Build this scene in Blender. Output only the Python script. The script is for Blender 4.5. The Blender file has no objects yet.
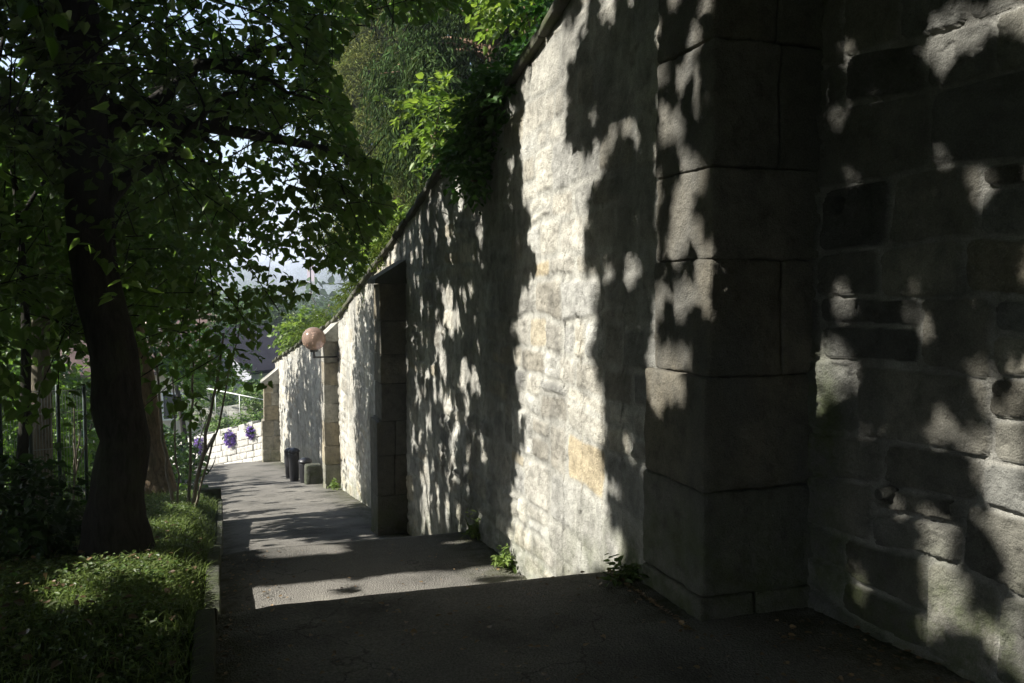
import bpy, math, random
import numpy as np
from mathutils import Vector

# ------------------------------------------------------------------ camera, sky, sun, exposure
C = bpy.context.scene
rng = np.random.default_rng(7)
random.seed(7)
F_PX = 840.0
PITCH = math.atan(51.5 / F_PX)
CAM_Z = 1.6
AL = math.radians(19.0)            # the path runs 19 degrees left of the view axis
CA, SA = math.cos(AL), math.sin(AL)

cam_d = bpy.data.cameras.new('camera')
cam = bpy.data.objects.new('camera', cam_d)
C.collection.objects.link(cam)
cam_d.sensor_width = 36.0
cam_d.lens = F_PX / 1024.0 * 36.0
cam_d.clip_start = 0.05
cam_d.clip_end = 6000.0
cam.location = (0, 0, CAM_Z)
cam.rotation_euler = (math.pi / 2 - PITCH, 0, 0)
C.camera = cam

SUN_EL = math.radians(39.0)
SUN_AZ = math.radians(-105.0)      # measured clockwise from +Y: the sun stands on the left, almost square to the wall
LX = math.sin(SUN_AZ) * math.cos(SUN_EL)
LY = math.cos(SUN_AZ) * math.cos(SUN_EL)
LZ = math.sin(SUN_EL)
LDIR = np.array([LX, LY, LZ])

world = bpy.data.worlds.new('World')
C.world = world
world.use_nodes = True
wn = world.node_tree
wn.nodes.clear()
sky = wn.nodes.new('ShaderNodeTexSky')
sky.sky_type = 'NISHITA'
sky.sun_disc = False
sky.sun_elevation = SUN_EL
sky.sun_rotation = SUN_AZ
sky.air_density = 1.0
sky.dust_density = 1.6
sky.ozone_density = 1.0
bg = wn.nodes.new('ShaderNodeBackground')
bg.inputs['Strength'].default_value = 0.085
wo = wn.nodes.new('ShaderNodeOutputWorld')
wn.links.new(sky.outputs['Color'], bg.inputs['Color'])
wn.links.new(bg.outputs['Background'], wo.inputs['Surface'])

sun_d = bpy.data.lights.new('sun', 'SUN')
sun_d.energy = 5.0
sun_d.angle = math.radians(0.53)
sun_d.color = (1.0, 0.95, 0.87)
sun = bpy.data.objects.new('sun', sun_d)
C.collection.objects.link(sun)
sun.location = (-30, 5, 30)
sun.rotation_euler = Vector((LX, LY, LZ)).to_track_quat('Z', 'Y').to_euler()

C.view_settings.view_transform = 'Standard'
C.view_settings.look = 'None'
C.view_settings.exposure = 1.5
C.view_settings.gamma = 1.0
C.view_settings.use_curve_mapping = False
C.cycles.max_bounces = 8
C.cycles.transparent_max_bounces = 8
C.cycles.sample_clamp_indirect = 6.0

# ------------------------------------------------------------------ small numeric helpers
def W(s, w, z):
    """path coordinates (s along, w to the right, z up) -> world"""
    s = np.asarray(s, float); w = np.asarray(w, float); z = np.asarray(z, float)
    s, w, z = np.broadcast_arrays(s, w, z)
    return np.stack([-s * SA + w * CA, s * CA + w * SA, z], -1)

def SWZ(P):
    P = np.asarray(P, float)
    return -P[..., 0] * SA + P[..., 1] * CA, P[..., 0] * CA + P[..., 1] * SA, P[..., 2]

CP, SP = math.cos(PITCH), math.sin(PITCH)
def project(P):
    X, Y, Z = P[..., 0], P[..., 1], P[..., 2] - CAM_Z
    d = Y * CP - Z * SP
    u = Y * SP + Z * CP
    dd = np.where(d > 0.05, d, 0.05)
    return np.where(d > 0.05, 512 + F_PX * X / dd, -9999), np.where(d > 0.05, 341.5 - F_PX * u / dd, -9999), d

def hash2(ix, iy, seed):
    n = (ix.astype(np.int64) * 374761393 + iy.astype(np.int64) * 668265263 + int(seed) * 2147483647) & 0xFFFFFFFF
    n = ((n ^ (n >> 13)) * 1274126177) & 0xFFFFFFFF
    n = (n ^ (n >> 16)) & 0xFFFFFFFF
    return n / 4294967295.0

def vnoise(x, y, seed=0):
    ix = np.floor(x); iy = np.floor(y)
    fx = x - ix; fy = y - iy
    fx = fx * fx * fx * (fx * (fx * 6 - 15) + 10); fy = fy * fy * fy * (fy * (fy * 6 - 15) + 10)
    a = hash2(ix, iy, seed); b = hash2(ix + 1, iy, seed)
    c = hash2(ix, iy + 1, seed); d = hash2(ix + 1, iy + 1, seed)
    return (a * (1 - fx) + b * fx) * (1 - fy) + (c * (1 - fx) + d * fx) * fy

def fbm(x, y, seed=0, octaves=4):
    t = 0; amp = 0.5; tot = 0
    for o in range(octaves):
        t = t + amp * vnoise(x, y, seed + o * 17); tot += amp
        x = x * 2.03 + 13.1; y = y * 2.03 + 7.7; amp *= 0.5
    return t / tot

def smooth(a, b, x):
    t = np.clip((x - a) / (b - a), 0, 1)
    return t * t * (3 - 2 * t)

def inpoly(x, y, poly):
    res = np.zeros(np.shape(x), bool)
    n = len(poly); j = n - 1
    for i in range(n):
        xi, yi = poly[i]; xj, yj = poly[j]
        if yi != yj:
            c = ((yi > y) != (yj > y)) & (x < (xj - xi) * (y - yi) / (yj - yi) + xi)
            res ^= c
        j = i
    return res

# ------------------------------------------------------------------ mesh helpers
def world_loc(o):
    v = Vector((0, 0, 0))
    while o is not None:
        v += o.location; o = o.parent
    return v

class MB:
    def __init__(self):
        self.v = []; self.f = []; self.c = []; self.n = 0
    def add(self, v, quads, col=None):
        v = np.asarray(v, float).reshape(-1, 3)
        q = np.asarray(quads, np.int64)
        self.v.append(v); self.f.append(q + self.n)
        if col is None: col = np.ones((len(v), 3))
        col = np.asarray(col, float)
        if col.ndim == 1: col = np.tile(col, (len(v), 1))
        self.c.append(col); self.n += len(v)
    def build(self, name, mat, parent=None, smooth_=True, loc=(0, 0, 0), extra=None):
        V = np.concatenate(self.v) - np.asarray(loc)
        COL = np.concatenate(self.c)
        me = bpy.data.meshes.new(name)
        nl = sum(f.size for f in self.f); npoly = sum(len(f) for f in self.f)
        me.vertices.add(len(V)); me.vertices.foreach_set('co', V.astype(np.float32).ravel())
        me.loops.add(nl); me.polygons.add(npoly)
        me.loops.foreach_set('vertex_index', np.concatenate([f.ravel() for f in self.f]).astype(np.int32))
        sizes = np.concatenate([np.full(len(f), f.shape[1]) for f in self.f]).astype(np.int32)
        starts = np.concatenate([[0], np.cumsum(sizes)[:-1]]).astype(np.int32)
        me.polygons.foreach_set('loop_start', starts)
        me.polygons.foreach_set('loop_total', sizes)
        me.polygons.foreach_set('use_smooth', np.full(npoly, smooth_, bool))
        a = me.attributes.new('Col', 'FLOAT_COLOR', 'POINT')
        a.data.foreach_set('color', np.concatenate([COL, np.ones((len(COL), 1))], 1).astype(np.float32).ravel())
        if extra is not None:
            for k, arr in extra.items():
                b = me.attributes.new(k, 'FLOAT', 'POINT')
                b.data.foreach_set('value', np.asarray(arr, np.float32))
        me.update(calc_edges=True)
        me.validate()
        me.materials.append(mat)
        o = bpy.data.objects.new(name, me)
        C.collection.objects.link(o)
        if parent is not None:
            o.parent = parent
            o.location = Vector(loc) - world_loc(parent)
        else:
            o.location = loc
        return o

def gridquads(nu, nv):
    i = np.arange(nu - 1)[:, None] * nv + np.arange(nv - 1)[None, :]
    return np.stack([i, i + nv, i + nv + 1, i + 1], -1).reshape(-1, 4)

def tube(mb, pts, radii, sides=8, col=None, cap=True, wob=0.0, seed=0):
    pts = np.asarray(pts, float); n = len(pts); radii = np.broadcast_to(np.asarray(radii, float), (n,))
    t = np.gradient(pts, axis=0); t /= np.linalg.norm(t, axis=1)[:, None] + 1e-9
    ref = np.array([0.31, 0.95, 0.1]) if abs(t[0][2]) > 0.8 else np.array([0, 0, 1.0])
    u = np.cross(t, ref); u /= np.linalg.norm(u, axis=1)[:, None] + 1e-9
    v = np.cross(t, u)
    a = np.linspace(0, 2 * np.pi, sides, endpoint=False)
    r = radii[:, None] * np.ones((1, sides))
    if wob:
        aa = np.broadcast_to(np.cos(a) * 2, r.shape); zz = np.broadcast_to(np.cumsum(np.linalg.norm(np.diff(pts, axis=0, prepend=pts[:1]), axis=1))[:, None], r.shape)
        r = r * (1 + wob * (fbm(aa + 5 + np.sin(a) * 2, zz * 2.2, seed, 3) - 0.5) * 2)
    ring = pts[:, None, :] + r[..., None] * (np.cos(a)[None, :, None] * u[:, None, :] + np.sin(a)[None, :, None] * v[:, None, :])
    idx = np.arange(n)[:, None] * sides + np.arange(sides)[None, :]
    nx = np.roll(idx, -1, axis=1)
    q = np.stack([idx[:-1], nx[:-1], nx[1:], idx[1:]], -1).reshape(-1, 4)
    mb.add(ring.reshape(-1, 3), q, col)
    if cap:
        for e, ringi in ((0, idx[0][::-1]), (n - 1, idx[-1])):
            mb.v.append(np.zeros((0, 3))); mb.c.append(np.zeros((0, 3)))
            mb.f.append(np.asarray([ringi]) + (mb.n - n * sides))

def box(mb, lo, hi, col=None, M=None):
    x0, y0, z0 = lo; x1, y1, z1 = hi
    v = np.array([[x0, y0, z0], [x1, y0, z0], [x1, y1, z0], [x0, y1, z0], [x0, y0, z1], [x1, y0, z1], [x1, y1, z1], [x0, y1, z1]], float)
    q = [[0, 3, 2, 1], [4, 5, 6, 7], [0, 1, 5, 4], [1, 2, 6, 5], [2, 3, 7, 6], [3, 0, 4, 7]]
    if M is not None: v = M(v)
    mb.add(v, q, col)

_cube = {}
def cube_sphere_pts(n):
    if n in _cube: return _cube[n]
    g = np.linspace(-1, 1, n); vs = []; qs = []; k = 0
    for ax in range(3):
        for sgn in (-1, 1):
            A, B = np.meshgrid(g, g, indexing='ij')
            p = np.zeros((n, n, 3)); p[..., ax] = sgn
            p[..., (ax + 1) % 3] = A; p[..., (ax + 2) % 3] = B
            q = gridquads(n, n)
            if sgn < 0: q = q[:, ::-1]
            vs.append(p.reshape(-1, 3)); qs.append(q + k); k += n * n
    _cube[n] = (np.concatenate(vs), np.concatenate(qs))
    return _cube[n]

def rough_block(mb, lo, hi, col, n=9, r=0.02, amp=0.008, seed=0, M=None, taper=None):
    """a dressed stone: rounded box with an uneven face. lo/hi in (s, w, z)."""
    p, q = cube_sphere_pts(n)
    lo = np.asarray(lo, float); hi = np.asarray(hi, float)
    c = (lo + hi) / 2; h = (hi - lo) / 2
    v = p * h
    core = np.clip(v, -(h - r), h - r)
    d = v - core
    ln = np.linalg.norm(d, axis=1)[:, None]
    nrm = np.where(ln > 1e-6, d / (ln + 1e-9), 0)
    v = core + nrm * r
    P = v + c
    no = .6 * (fbm(P[:, 0] * 7 + P[:, 1] * 5.3 + seed * 3.1, P[:, 2] * 7 + P[:, 1] * 4.7, seed, 4) - 0.5) + .4 * (fbm(P[:, 0] * 23 + P[:, 1] * 19 + seed * 3.1, P[:, 2] * 21 + P[:, 1] * 7.7, seed + 3, 4) - .5)
    v = v + p / np.linalg.norm(p, axis=1)[:, None] * (no * 2 * amp)[:, None]
    v = v + c
    if taper is not None: v = taper(v)
    if M is not None: v = M(v)
    mb.add(v, q, col)

def prism(mb, prof, a0, a1, M, col=None):
    """prof: list of (b, c); extruded along a; M maps (a, b, c) -> world"""
    n = len(prof)
    v = np.array([[a0, b, c] for b, c in prof] + [[a1, b, c] for b, c in prof], float)
    v = M(v)
    q = np.array([[i, (i + 1) % n, n + (i + 1) % n, n + i] for i in range(n)])
    mb.add(v, q, col)
    mb.v.append(np.zeros((0, 3))); mb.c.append(np.zeros((0, 3)))
    mb.f.append(np.array([list(range(n))[::-1]]) + mb.n - 2 * n)
    mb.v.append(np.zeros((0, 3))); mb.c.append(np.zeros((0, 3)))
    mb.f.append(np.array([list(range(n, 2 * n))]) + mb.n - 2 * n)

def MW(v):
    return W(v[:, 0], v[:, 1], v[:, 2])

def tag(o, label=None, cat=None, group=None, kind=None):
    if label: o['label'] = label
    if cat: o['category'] = cat
    if group: o['group'] = group
    if kind: o['kind'] = kind
    return o

def empty(name, loc, label, cat, group=None):
    o = bpy.data.objects.new(name, None)
    o.empty_display_size = 0.1
    o.location = [float(c) for c in loc]
    C.collection.objects.link(o)
    return tag(o, label, cat, group)

# ------------------------------------------------------------------ materials
def new_mat(name):
    m = bpy.data.materials.new(name); m.use_nodes = True
    nt = m.node_tree
    for n in list(nt.nodes): nt.nodes.remove(n)
    out = nt.nodes.new('ShaderNodeOutputMaterial')
    b = nt.nodes.new('ShaderNodeBsdfPrincipled')
    nt.links.new(b.outputs[0], out.inputs['Surface'])
    return m, nt, b, out

def N(nt, t, **kw):
    n = nt.nodes.new(t)
    for k, v in kw.items():
        if k in n.inputs: n.inputs[k].default_value = v
        else: setattr(n, k, v)
    return n

def mix(nt, fac, a, b, mode='MIX'):
    m = nt.nodes.new('ShaderNodeMix'); m.data_type = 'RGBA'; m.blend_type = mode
    for key, val in ((0, fac), (6, a), (7, b)):
        if hasattr(val, 'links') or hasattr(val, 'is_linked'): nt.links.new(val, m.inputs[key])
        elif key == 0: m.inputs[0].default_value = val
        else: m.inputs[key].default_value = (*val, 1) if len(val) == 3 else val
    return m.outputs[2]

def ramp(nt, src, stops):
    r = nt.nodes.new('ShaderNodeValToRGB')
    nt.links.new(src, r.inputs[0])
    els = r.color_ramp.elements
    els[0].position, els[0].color = stops[0][0], (*stops[0][1], 1) if isinstance(stops[0][1], tuple) else (stops[0][1],) * 3 + (1,)
    els[1].position, els[1].color = stops[-1][0], (*stops[-1][1], 1) if isinstance(stops[-1][1], tuple) else (stops[-1][1],) * 3 + (1,)
    for p, c in stops[1:-1]:
        e = els.new(p); e.color = (*c, 1) if isinstance(c, tuple) else (c, c, c, 1)
    return r.outputs[0]

def noise(nt, vec, scale, detail=6, rough=0.6, dist=0.0):
    n = nt.nodes.new('ShaderNodeTexNoise')
    n.inputs['Scale'].default_value = scale; n.inputs['Detail'].default_value = detail
    n.inputs['Roughness'].default_value = rough; n.inputs['Distortion'].default_value = dist
    nt.links.new(vec, n.inputs['Vector'])
    return n.outputs['Fac']

def geo_pos(nt):
    g = nt.nodes.new('ShaderNodeNewGeometry')
    return g.outputs['Position']

def stone_mat(name, tint=(1, 1, 1), dirt=0.5, moss=0.5, bump=0.6, patina=(0.12, 0.12, 0.11)):
    m, nt, b, out = new_mat(name)
    pos = geo_pos(nt)
    at = N(nt, 'ShaderNodeAttribute', attribute_name='Col')
    ma = N(nt, 'ShaderNodeAttribute', attribute_name='moss')
    mp = N(nt, 'ShaderNodeMapping'); mp.inputs['Scale'].default_value = (1, 1, 0.35)
    nt.links.new(pos, mp.inputs['Vector'])
    base = mix(nt, 1.0, at.outputs['Color'], tint, 'MULTIPLY')
    n1 = noise(nt, pos, 9.0, 8, 0.65)
    base = mix(nt, 1.0, base, ramp(nt, n1, [(0.28, 0.5), (0.5, 0.98), (0.75, 1.3)]), 'MULTIPLY')
    n2 = noise(nt, mp.outputs[0], 1.7, 7, 0.62, 0.4)                    # weathering streaks, drawn out downwards
    f2 = ramp(nt, n2, [(0.44, 0.0), (0.66, dirt)])
    base = mix(nt, f2, base, patina)
    n7 = noise(nt, pos, 150.0, 3, 0.7)
    base = mix(nt, 1.0, base, ramp(nt, n7, [(0.3, 0.72), (0.7, 1.25)]), 'MULTIPLY')
    n3 = noise(nt, pos, 38.0, 5, 0.7)
    base = mix(nt, ramp(nt, n3, [(0.58, 0.0), (0.72, 0.55)]), base, (0.17, 0.16, 0.14))
    n4 = noise(nt, pos, 4.3, 6, 0.7)                                    # moss and algae where the attribute allows
    mm = N(nt, 'ShaderNodeMath', operation='MULTIPLY'); nt.links.new(ma.outputs['Fac'], mm.inputs[0]); nt.links.new(ramp(nt, n4, [(0.38, 0.0), (0.62, moss)]), mm.inputs[1])
    base = mix(nt, mm.outputs[0], base, (0.075, 0.10, 0.03))
    nt.links.new(base, b.inputs['Base Color'])
    b.inputs['Roughness'].default_value = 0.93
    b.inputs['Specular IOR Level'].default_value = 0.15
    n5 = noise(nt, pos, 26.0, 9, 0.72)
    n6 = noise(nt, pos, 110.0, 4, 0.6)
    add = N(nt, 'ShaderNodeMath', operation='MULTIPLY_ADD'); add.inputs[1].default_value = 0.35
    nt.links.new(n6, add.inputs[0]); nt.links.new(n5, add.inputs[2])
    bp = N(nt, 'ShaderNodeBump'); bp.inputs['Strength'].default_value = min(1.0, bump * 1.3); bp.inputs['Distance'].default_value = 0.035
    nt.links.new(add.outputs[0], bp.inputs['Height']); nt.links.new(bp.outputs[0], b.inputs['Normal'])
    return m

def plain_mat(name, col, rough=0.7, nscale=12.0, var=0.35, bump=0.2, metal=0.0, dist=0.01):
    m, nt, b, out = new_mat(name)
    pos = geo_pos(nt)
    n1 = noise(nt, pos, nscale, 6, 0.65)
    base = mix(nt, 1.0, col, ramp(nt, n1, [(0.25, 1 - var), (0.75, 1 + var)]), 'MULTIPLY')
    nt.links.new(base, b.inputs['Base Color'])
    b.inputs['Roughness'].default_value = rough; b.inputs['Metallic'].default_value = metal
    if rough > .75: b.inputs['Specular IOR Level'].default_value = .1
    bp = N(nt, 'ShaderNodeBump'); bp.inputs['Strength'].default_value = bump; bp.inputs['Distance'].default_value = dist
    nt.links.new(noise(nt, pos, nscale * 3, 6, 0.65), bp.inputs['Height']); nt.links.new(bp.outputs[0], b.inputs['Normal'])
    return m

def leaf_mat(name, col, trans_col, trans=0.35, rough=0.45, spec=0.35):
    m, nt, b, out = new_mat(name)
    at = N(nt, 'ShaderNodeAttribute', attribute_name='Col')
    base = mix(nt, 1.0, at.outputs['Color'], col, 'MULTIPLY')
    nt.links.new(base, b.inputs['Base Color'])
    b.inputs['Roughness'].default_value = rough; b.inputs['Specular IOR Level'].default_value = spec
    t = nt.nodes.new('ShaderNodeBsdfTranslucent')
    tc = mix(nt, 1.0, at.outputs['Color'], trans_col, 'MULTIPLY'); nt.links.new(tc, t.inputs['Color'])
    ms = nt.nodes.new('ShaderNodeMixShader'); ms.inputs[0].default_value = trans
    nt.links.new(b.outputs[0], ms.inputs[1]); nt.links.new(t.outputs[0], ms.inputs[2])
    nt.links.new(ms.outputs[0], out.inputs['Surface'])
    return m

def bark_mat(name, col, bump=0.9):
    m, nt, b, out = new_mat(name)
    pos = geo_pos(nt)
    mp = N(nt, 'ShaderNodeMapping'); mp.inputs['Scale'].default_value = (1, 1, 0.22); nt.links.new(pos, mp.inputs['Vector'])
    n1 = noise(nt, mp.outputs[0], 28, 8, 0.7, 0.6)
    n2 = noise(nt, pos, 3.0, 5, 0.6)
    base = mix(nt, 1.0, col, ramp(nt, n1, [(0.3, 0.4), (0.7, 1.35)]), 'MULTIPLY')
    base = mix(nt, ramp(nt, n2, [(0.5, 0.0), (0.75, 0.5)]), base, (0.05, 0.065, 0.03))
    nt.links.new(base, b.inputs['Base Color']); b.inputs['Roughness'].default_value = 0.95
    b.inputs['Specular IOR Level'].default_value = 0.1
    bp = N(nt, 'ShaderNodeBump'); bp.inputs['Strength'].default_value = bump; bp.inputs['Distance'].default_value = 0.03
    nt.links.new(n1, bp.inputs['Height']); nt.links.new(bp.outputs[0], b.inputs['Normal'])
    return m

def asphalt_mat():
    m, nt, b, out = new_mat('old_asphalt')
    pos = geo_pos(nt)
    n1 = noise(nt, pos, 1.1, 6, 0.6)
    n2 = noise(nt, pos, 75, 4, 0.7)
    vo = N(nt, 'ShaderNodeTexVoronoi'); vo.inputs['Scale'].default_value = 95; nt.links.new(pos, vo.inputs['Vector'])
    base = ramp(nt, n1, [(0.32, (0.075, 0.073, 0.066)), (0.48, (0.15, 0.144, 0.13)), (0.62, (0.18, 0.172, 0.154)), (0.7, (0.22, 0.21, 0.185))])
    base = mix(nt, 1.0, base, ramp(nt, n2, [(0.3, 0.6), (0.7, 1.4)]), 'MULTIPLY')
    base = mix(nt, ramp(nt, vo.outputs['Distance'], [(0.06, 0.55), (0.2, 0.0)]), base, (0.24, 0.23, 0.21))
    vc = N(nt, 'ShaderNodeTexVoronoi', feature='DISTANCE_TO_EDGE'); vc.inputs['Scale'].default_value = 0.8
    dv = N(nt, 'ShaderNodeVectorMath', operation='ADD'); ns = N(nt, 'ShaderNodeTexNoise'); ns.inputs['Scale'].default_value = 2.5; ns.inputs['Detail'].default_value = 6
    nt.links.new(pos, ns.inputs['Vector']); nt.links.new(pos, dv.inputs[0]); nt.links.new(ns.outputs['Color'], dv.inputs[1])
    nt.links.new(dv.outputs[0], vc.inputs['Vector'])
    base = mix(nt, ramp(nt, vc.outputs['Distance'], [(0.002, 0.6), (0.009, 0.0)]), base, (0.03, 0.03, 0.025))
    at = N(nt, 'ShaderNodeAttribute', attribute_name='moss')
    n4 = noise(nt, pos, 7, 6, 0.7)
    mm = N(nt, 'ShaderNodeMath', operation='MULTIPLY'); nt.links.new(at.outputs['Fac'], mm.inputs[0]); nt.links.new(ramp(nt, n4, [(0.35, 0.0), (0.6, 0.9)]), mm.inputs[1])
    base = mix(nt, mm.outputs[0], base, (0.05, 0.055, 0.025))
    nt.links.new(base, b.inputs['Base Color'])
    b.inputs['Roughness'].default_value = 0.9; b.inputs['Specular IOR Level'].default_value = 0.12
    add = N(nt, 'ShaderNodeMath', operation='ADD'); nt.links.new(n2, add.inputs[0]); nt.links.new(vo.outputs['Distance'], add.inputs[1])
    bp = N(nt, 'ShaderNodeBump'); bp.inputs['Strength'].default_value = 0.7; bp.inputs['Distance'].default_value = 0.012
    nt.links.new(add.outputs[0], bp.inputs['Height']); nt.links.new(bp.outputs[0], b.inputs['Normal'])
    return m

M = {}
M['stone'] = stone_mat('pale_limestone', (.97, .99, 1.0), dirt=0.65, moss=0.8)
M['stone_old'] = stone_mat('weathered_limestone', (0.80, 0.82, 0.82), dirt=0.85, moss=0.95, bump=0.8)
M['stone_cut'] = stone_mat('cut_sandstone', (0.90, 0.90, 0.84), dirt=0.85, moss=0.8, bump=0.7)
M['stone_white'] = stone_mat('whitewashed_stone', (1.2, 1.2, 1.17), dirt=0.12, moss=0.2)
M['coping'] = stone_mat('dark_coping_stone', (0.24, 0.235, 0.22), dirt=0.8, moss=0.8)
M['asphalt'] = asphalt_mat()
M['kerb'] = stone_mat('kerb_concrete', (0.21, 0.22, 0.20), dirt=0.6, moss=0.9)
M['soil'] = plain_mat('dark_soil', (0.055, 0.045, 0.03), 0.95, 6, 0.5, 0.8, dist=0.03)
M['earth'] = plain_mat('rough_grass_ground', (0.05, 0.065, 0.025), 0.95, 0.7, 0.5, 0.6, dist=0.05)
M['bark'] = bark_mat('dark_linden_bark', (0.032, 0.030, 0.026))
M['bark_pale'] = bark_mat('pale_sapling_bark', (0.19, 0.165, 0.13), 0.4)
M['bark_tan'] = bark_mat('tan_bark', (0.20, 0.15, 0.10), 0.8)
M['bark_pine'] = bark_mat('reddish_conifer_bark', (0.30, 0.20, 0.14), 0.6)
M['linden'] = leaf_mat('linden_leaf', (0.07, 0.12, 0.026), (0.17, 0.30, 0.04), 0.38)
M['lime'] = leaf_mat('bright_maple_leaf', (0.115, 0.175, 0.03), (0.22, 0.34, 0.04), 0.4)
M['dark_leaf'] = leaf_mat('dark_shrub_leaf', (0.035, 0.07, 0.02), (0.05, 0.11, 0.02), 0.25)
M['needle'] = leaf_mat('dark_conifer_needles', (0.045, 0.078, 0.024), (0.06, 0.09, 0.02), 0.2, 0.8, 0.05)
M['olive'] = leaf_mat('olive_conifer_needles', (0.12, 0.14, 0.04), (0.16, 0.19, 0.04), 0.3, 0.8, 0.05)
M['ground_leaf'] = leaf_mat('ground_cover_leaf', (0.085, 0.125, 0.04), (0.14, 0.22, 0.05), 0.35)
M['far_leaf'] = leaf_mat('far_tree_leaf', (0.055, 0.095, 0.03), (0.07, 0.12, 0.03), 0.2, 0.8, 0.05)
M['litter'] = leaf_mat('dry_leaf', (0.16, 0.11, 0.06), (0.12, 0.08, 0.03), 0.1)
M['purple'] = leaf_mat('purple_petals', (0.24, 0.15, 0.46), (0.20, 0.12, 0.42), 0.3, 0.6, 0.1)
M['black_metal'] = plain_mat('black_painted_metal', (0.02, 0.02, 0.022), 0.45, 20, 0.2, 0.1)
M['black_plastic'] = plain_mat('black_plastic', (0.018, 0.018, 0.02), 0.4, 8, 0.2, 0.1)
M['green_metal'] = plain_mat('green_painted_metal', (0.015, 0.034, 0.027), 0.5, 14, 0.3, 0.1)
M['roof_dark'] = plain_mat('dark_slate_roof', (0.022, 0.021, 0.027), 0.8, 3, 0.35, 0.4)
M['roof_red'] = plain_mat('red_tile_roof', (0.085, 0.058, 0.05), 0.85, 3, 0.35, 0.5)
M['render'] = plain_mat('grey_render', (0.33, 0.34, 0.37), 0.9, 3, 0.15, 0.2)
M['render_warm'] = plain_mat('cream_render', (0.5, 0.44, 0.36), 0.9, 3, 0.15, 0.2)
M['glass'] = plain_mat('dark_window_glass', (0.03, 0.035, 0.045), 0.1, 3, 0.1, 0.0)
M['white_paint'] = plain_mat('white_paint', (0.7, 0.7, 0.68), 0.5, 8, 0.1, 0.05)
M['pink_stone'] = plain_mat('pink_tower_stone', (0.55, 0.33, 0.29), 0.9, 0.3, 0.15, 0.1)
M['wire'] = plain_mat('galvanised_wire', (0.25, 0.27, 0.26), 0.5, 30, 0.2, 0.1, metal=0.6)
M['wood'] = bark_mat('weathered_board', (0.28, 0.25, 0.20), 0.3)

# ------------------------------------------------------------------ lie of the land (s along the path, w across it)
S_CREST, S_CREST2 = 4.38, 7.62
def z_path(s):
    s = np.asarray(s, float)
    return np.interp(s, [-30, -3, 2.0, S_CREST, S_CREST + 0.001, 4.68, 4.681, 4.98, 4.981, 5.28, 5.281, S_CREST2,
                         S_CREST2 + .001, 7.95, 7.951, 8.28, 8.281, 8.61, 8.611, 8.95, 8.951, 9.3, 16.9, 27, 36, 60],
                     [0.4, .03, .01, -.01, -.165, -.17, -.325, -.33, -.485, -.49, -.64, -.68,
                      -.81, -.815, -.94, -.945, -1.07, -1.075, -1.20, -1.205, -1.33, -1.37, -2.40, -3.72, -5.75, -8.0])
def z_top(s):
    return np.interp(s, [-6, 3.4, 5.2, 6.2, 8.35, 11.15, 17.5, 26.8, 30], [5.2, 4.15, 3.56, 3.24, 2.88, 2.27, .97, -.55, -1.0])
def w_wall(s):
    return np.interp(s, [-6, 2.4, 3.55, 3.56, 4.0, 17.3, 27.2], [3.25, 2.90, 2.77, 2.21, 2.21, 2.21, 1.52])
def z_kerb(s):
    return np.interp(s, [-30, 1, 4.3, 5.3, 6.9, 6.98, 7.06, 7.6, 8.95, 13.3, 27, 60], [.45, .10, .06, -.42, -.49, -.49, -.54, -.58, -1.14, -1.56, -3.6, -7])
W_K = -0.055
def z_bank(s, w):
    """soil level left of the kerb"""
    a = -(w - W_K)
    zo = np.interp(s, [-30, 1, 4.3, 6.9, 8, 13.3, 27, 60], [.45, .10, .06, -.40, -.60, -1.42, -3.6, -7])
    b = z_kerb(s) + (zo - z_kerb(s)) * smooth(.08, .42, a) - 0.03 - 0.05 * np.clip(a - 2, 0, 30)
    return b + 0.07 * (fbm(s * 0.9 + 9, w * 0.9, 3, 3) - 0.5) * smooth(0.1, 0.8, a)
def z_ground(s, w):
    s = np.asarray(s, float); w = np.asarray(w, float)
    left = z_bank(np.clip(s, -30, 13.3), w)
    lowp = z_path(s) - 0.10 - 0.05 * np.clip(-w - 6, 0, 40)
    left = np.where(s < 13.3, left, lowp)
    pth = z_path(s) - 0.12
    g = np.where(w < W_K - 0.06, left, pth)
    # beyond the end of the path the gardens fall away to the valley, then hills
    far = np.where(s < 40, z_path(s) - .14, -6.27 - 0.055 * (s - 40))
    far = np.maximum(far, -16 + 0 * s)
    g = np.where(s > 28.4, far, g)
    r = np.sqrt(s * s + w * w)
    hill = smooth(260, 900, r) * 24 + smooth(900, 1900, r) * 34
    return g + np.where(s > 60, hill, 0) + np.where(r > 300, 9 * (fbm(s / 210., w / 210., 5, 3) - 0.5), 0)

def axis(*segs):
    out = [np.arange(a, b, st) for a, b, st in segs]
    return np.unique(np.round(np.concatenate(out), 4))

def build_ground():
    s = np.concatenate([axis((-40, -4, 4), (-4, 14, .25), (14, 30, .5), (30, 80, 3), (80, 400, 16), (400, 2600, 70)), [13.29, 13.31, 28.39, 28.41]])
    s = np.unique(s)
    w = np.concatenate([axis((-2200, -400, 90), (-400, -60, 20), (-60, -12, 3), (-12, 4, .25), (4, 60, 3), (60, 400, 20), (400, 2201, 90)), [-0.12, -0.11]])
    w = np.unique(w)
    S, Wd = np.meshgrid(s, w, indexing='ij')
    z = z_ground(S, Wd)
    mb = MB(); mb.add(W(S, Wd, z).reshape(-1, 3), gridquads(len(s), len(w))[:, ::-1])
    o = mb.build('ground', M['earth']); tag(o, kind='structure')
build_ground()

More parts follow.
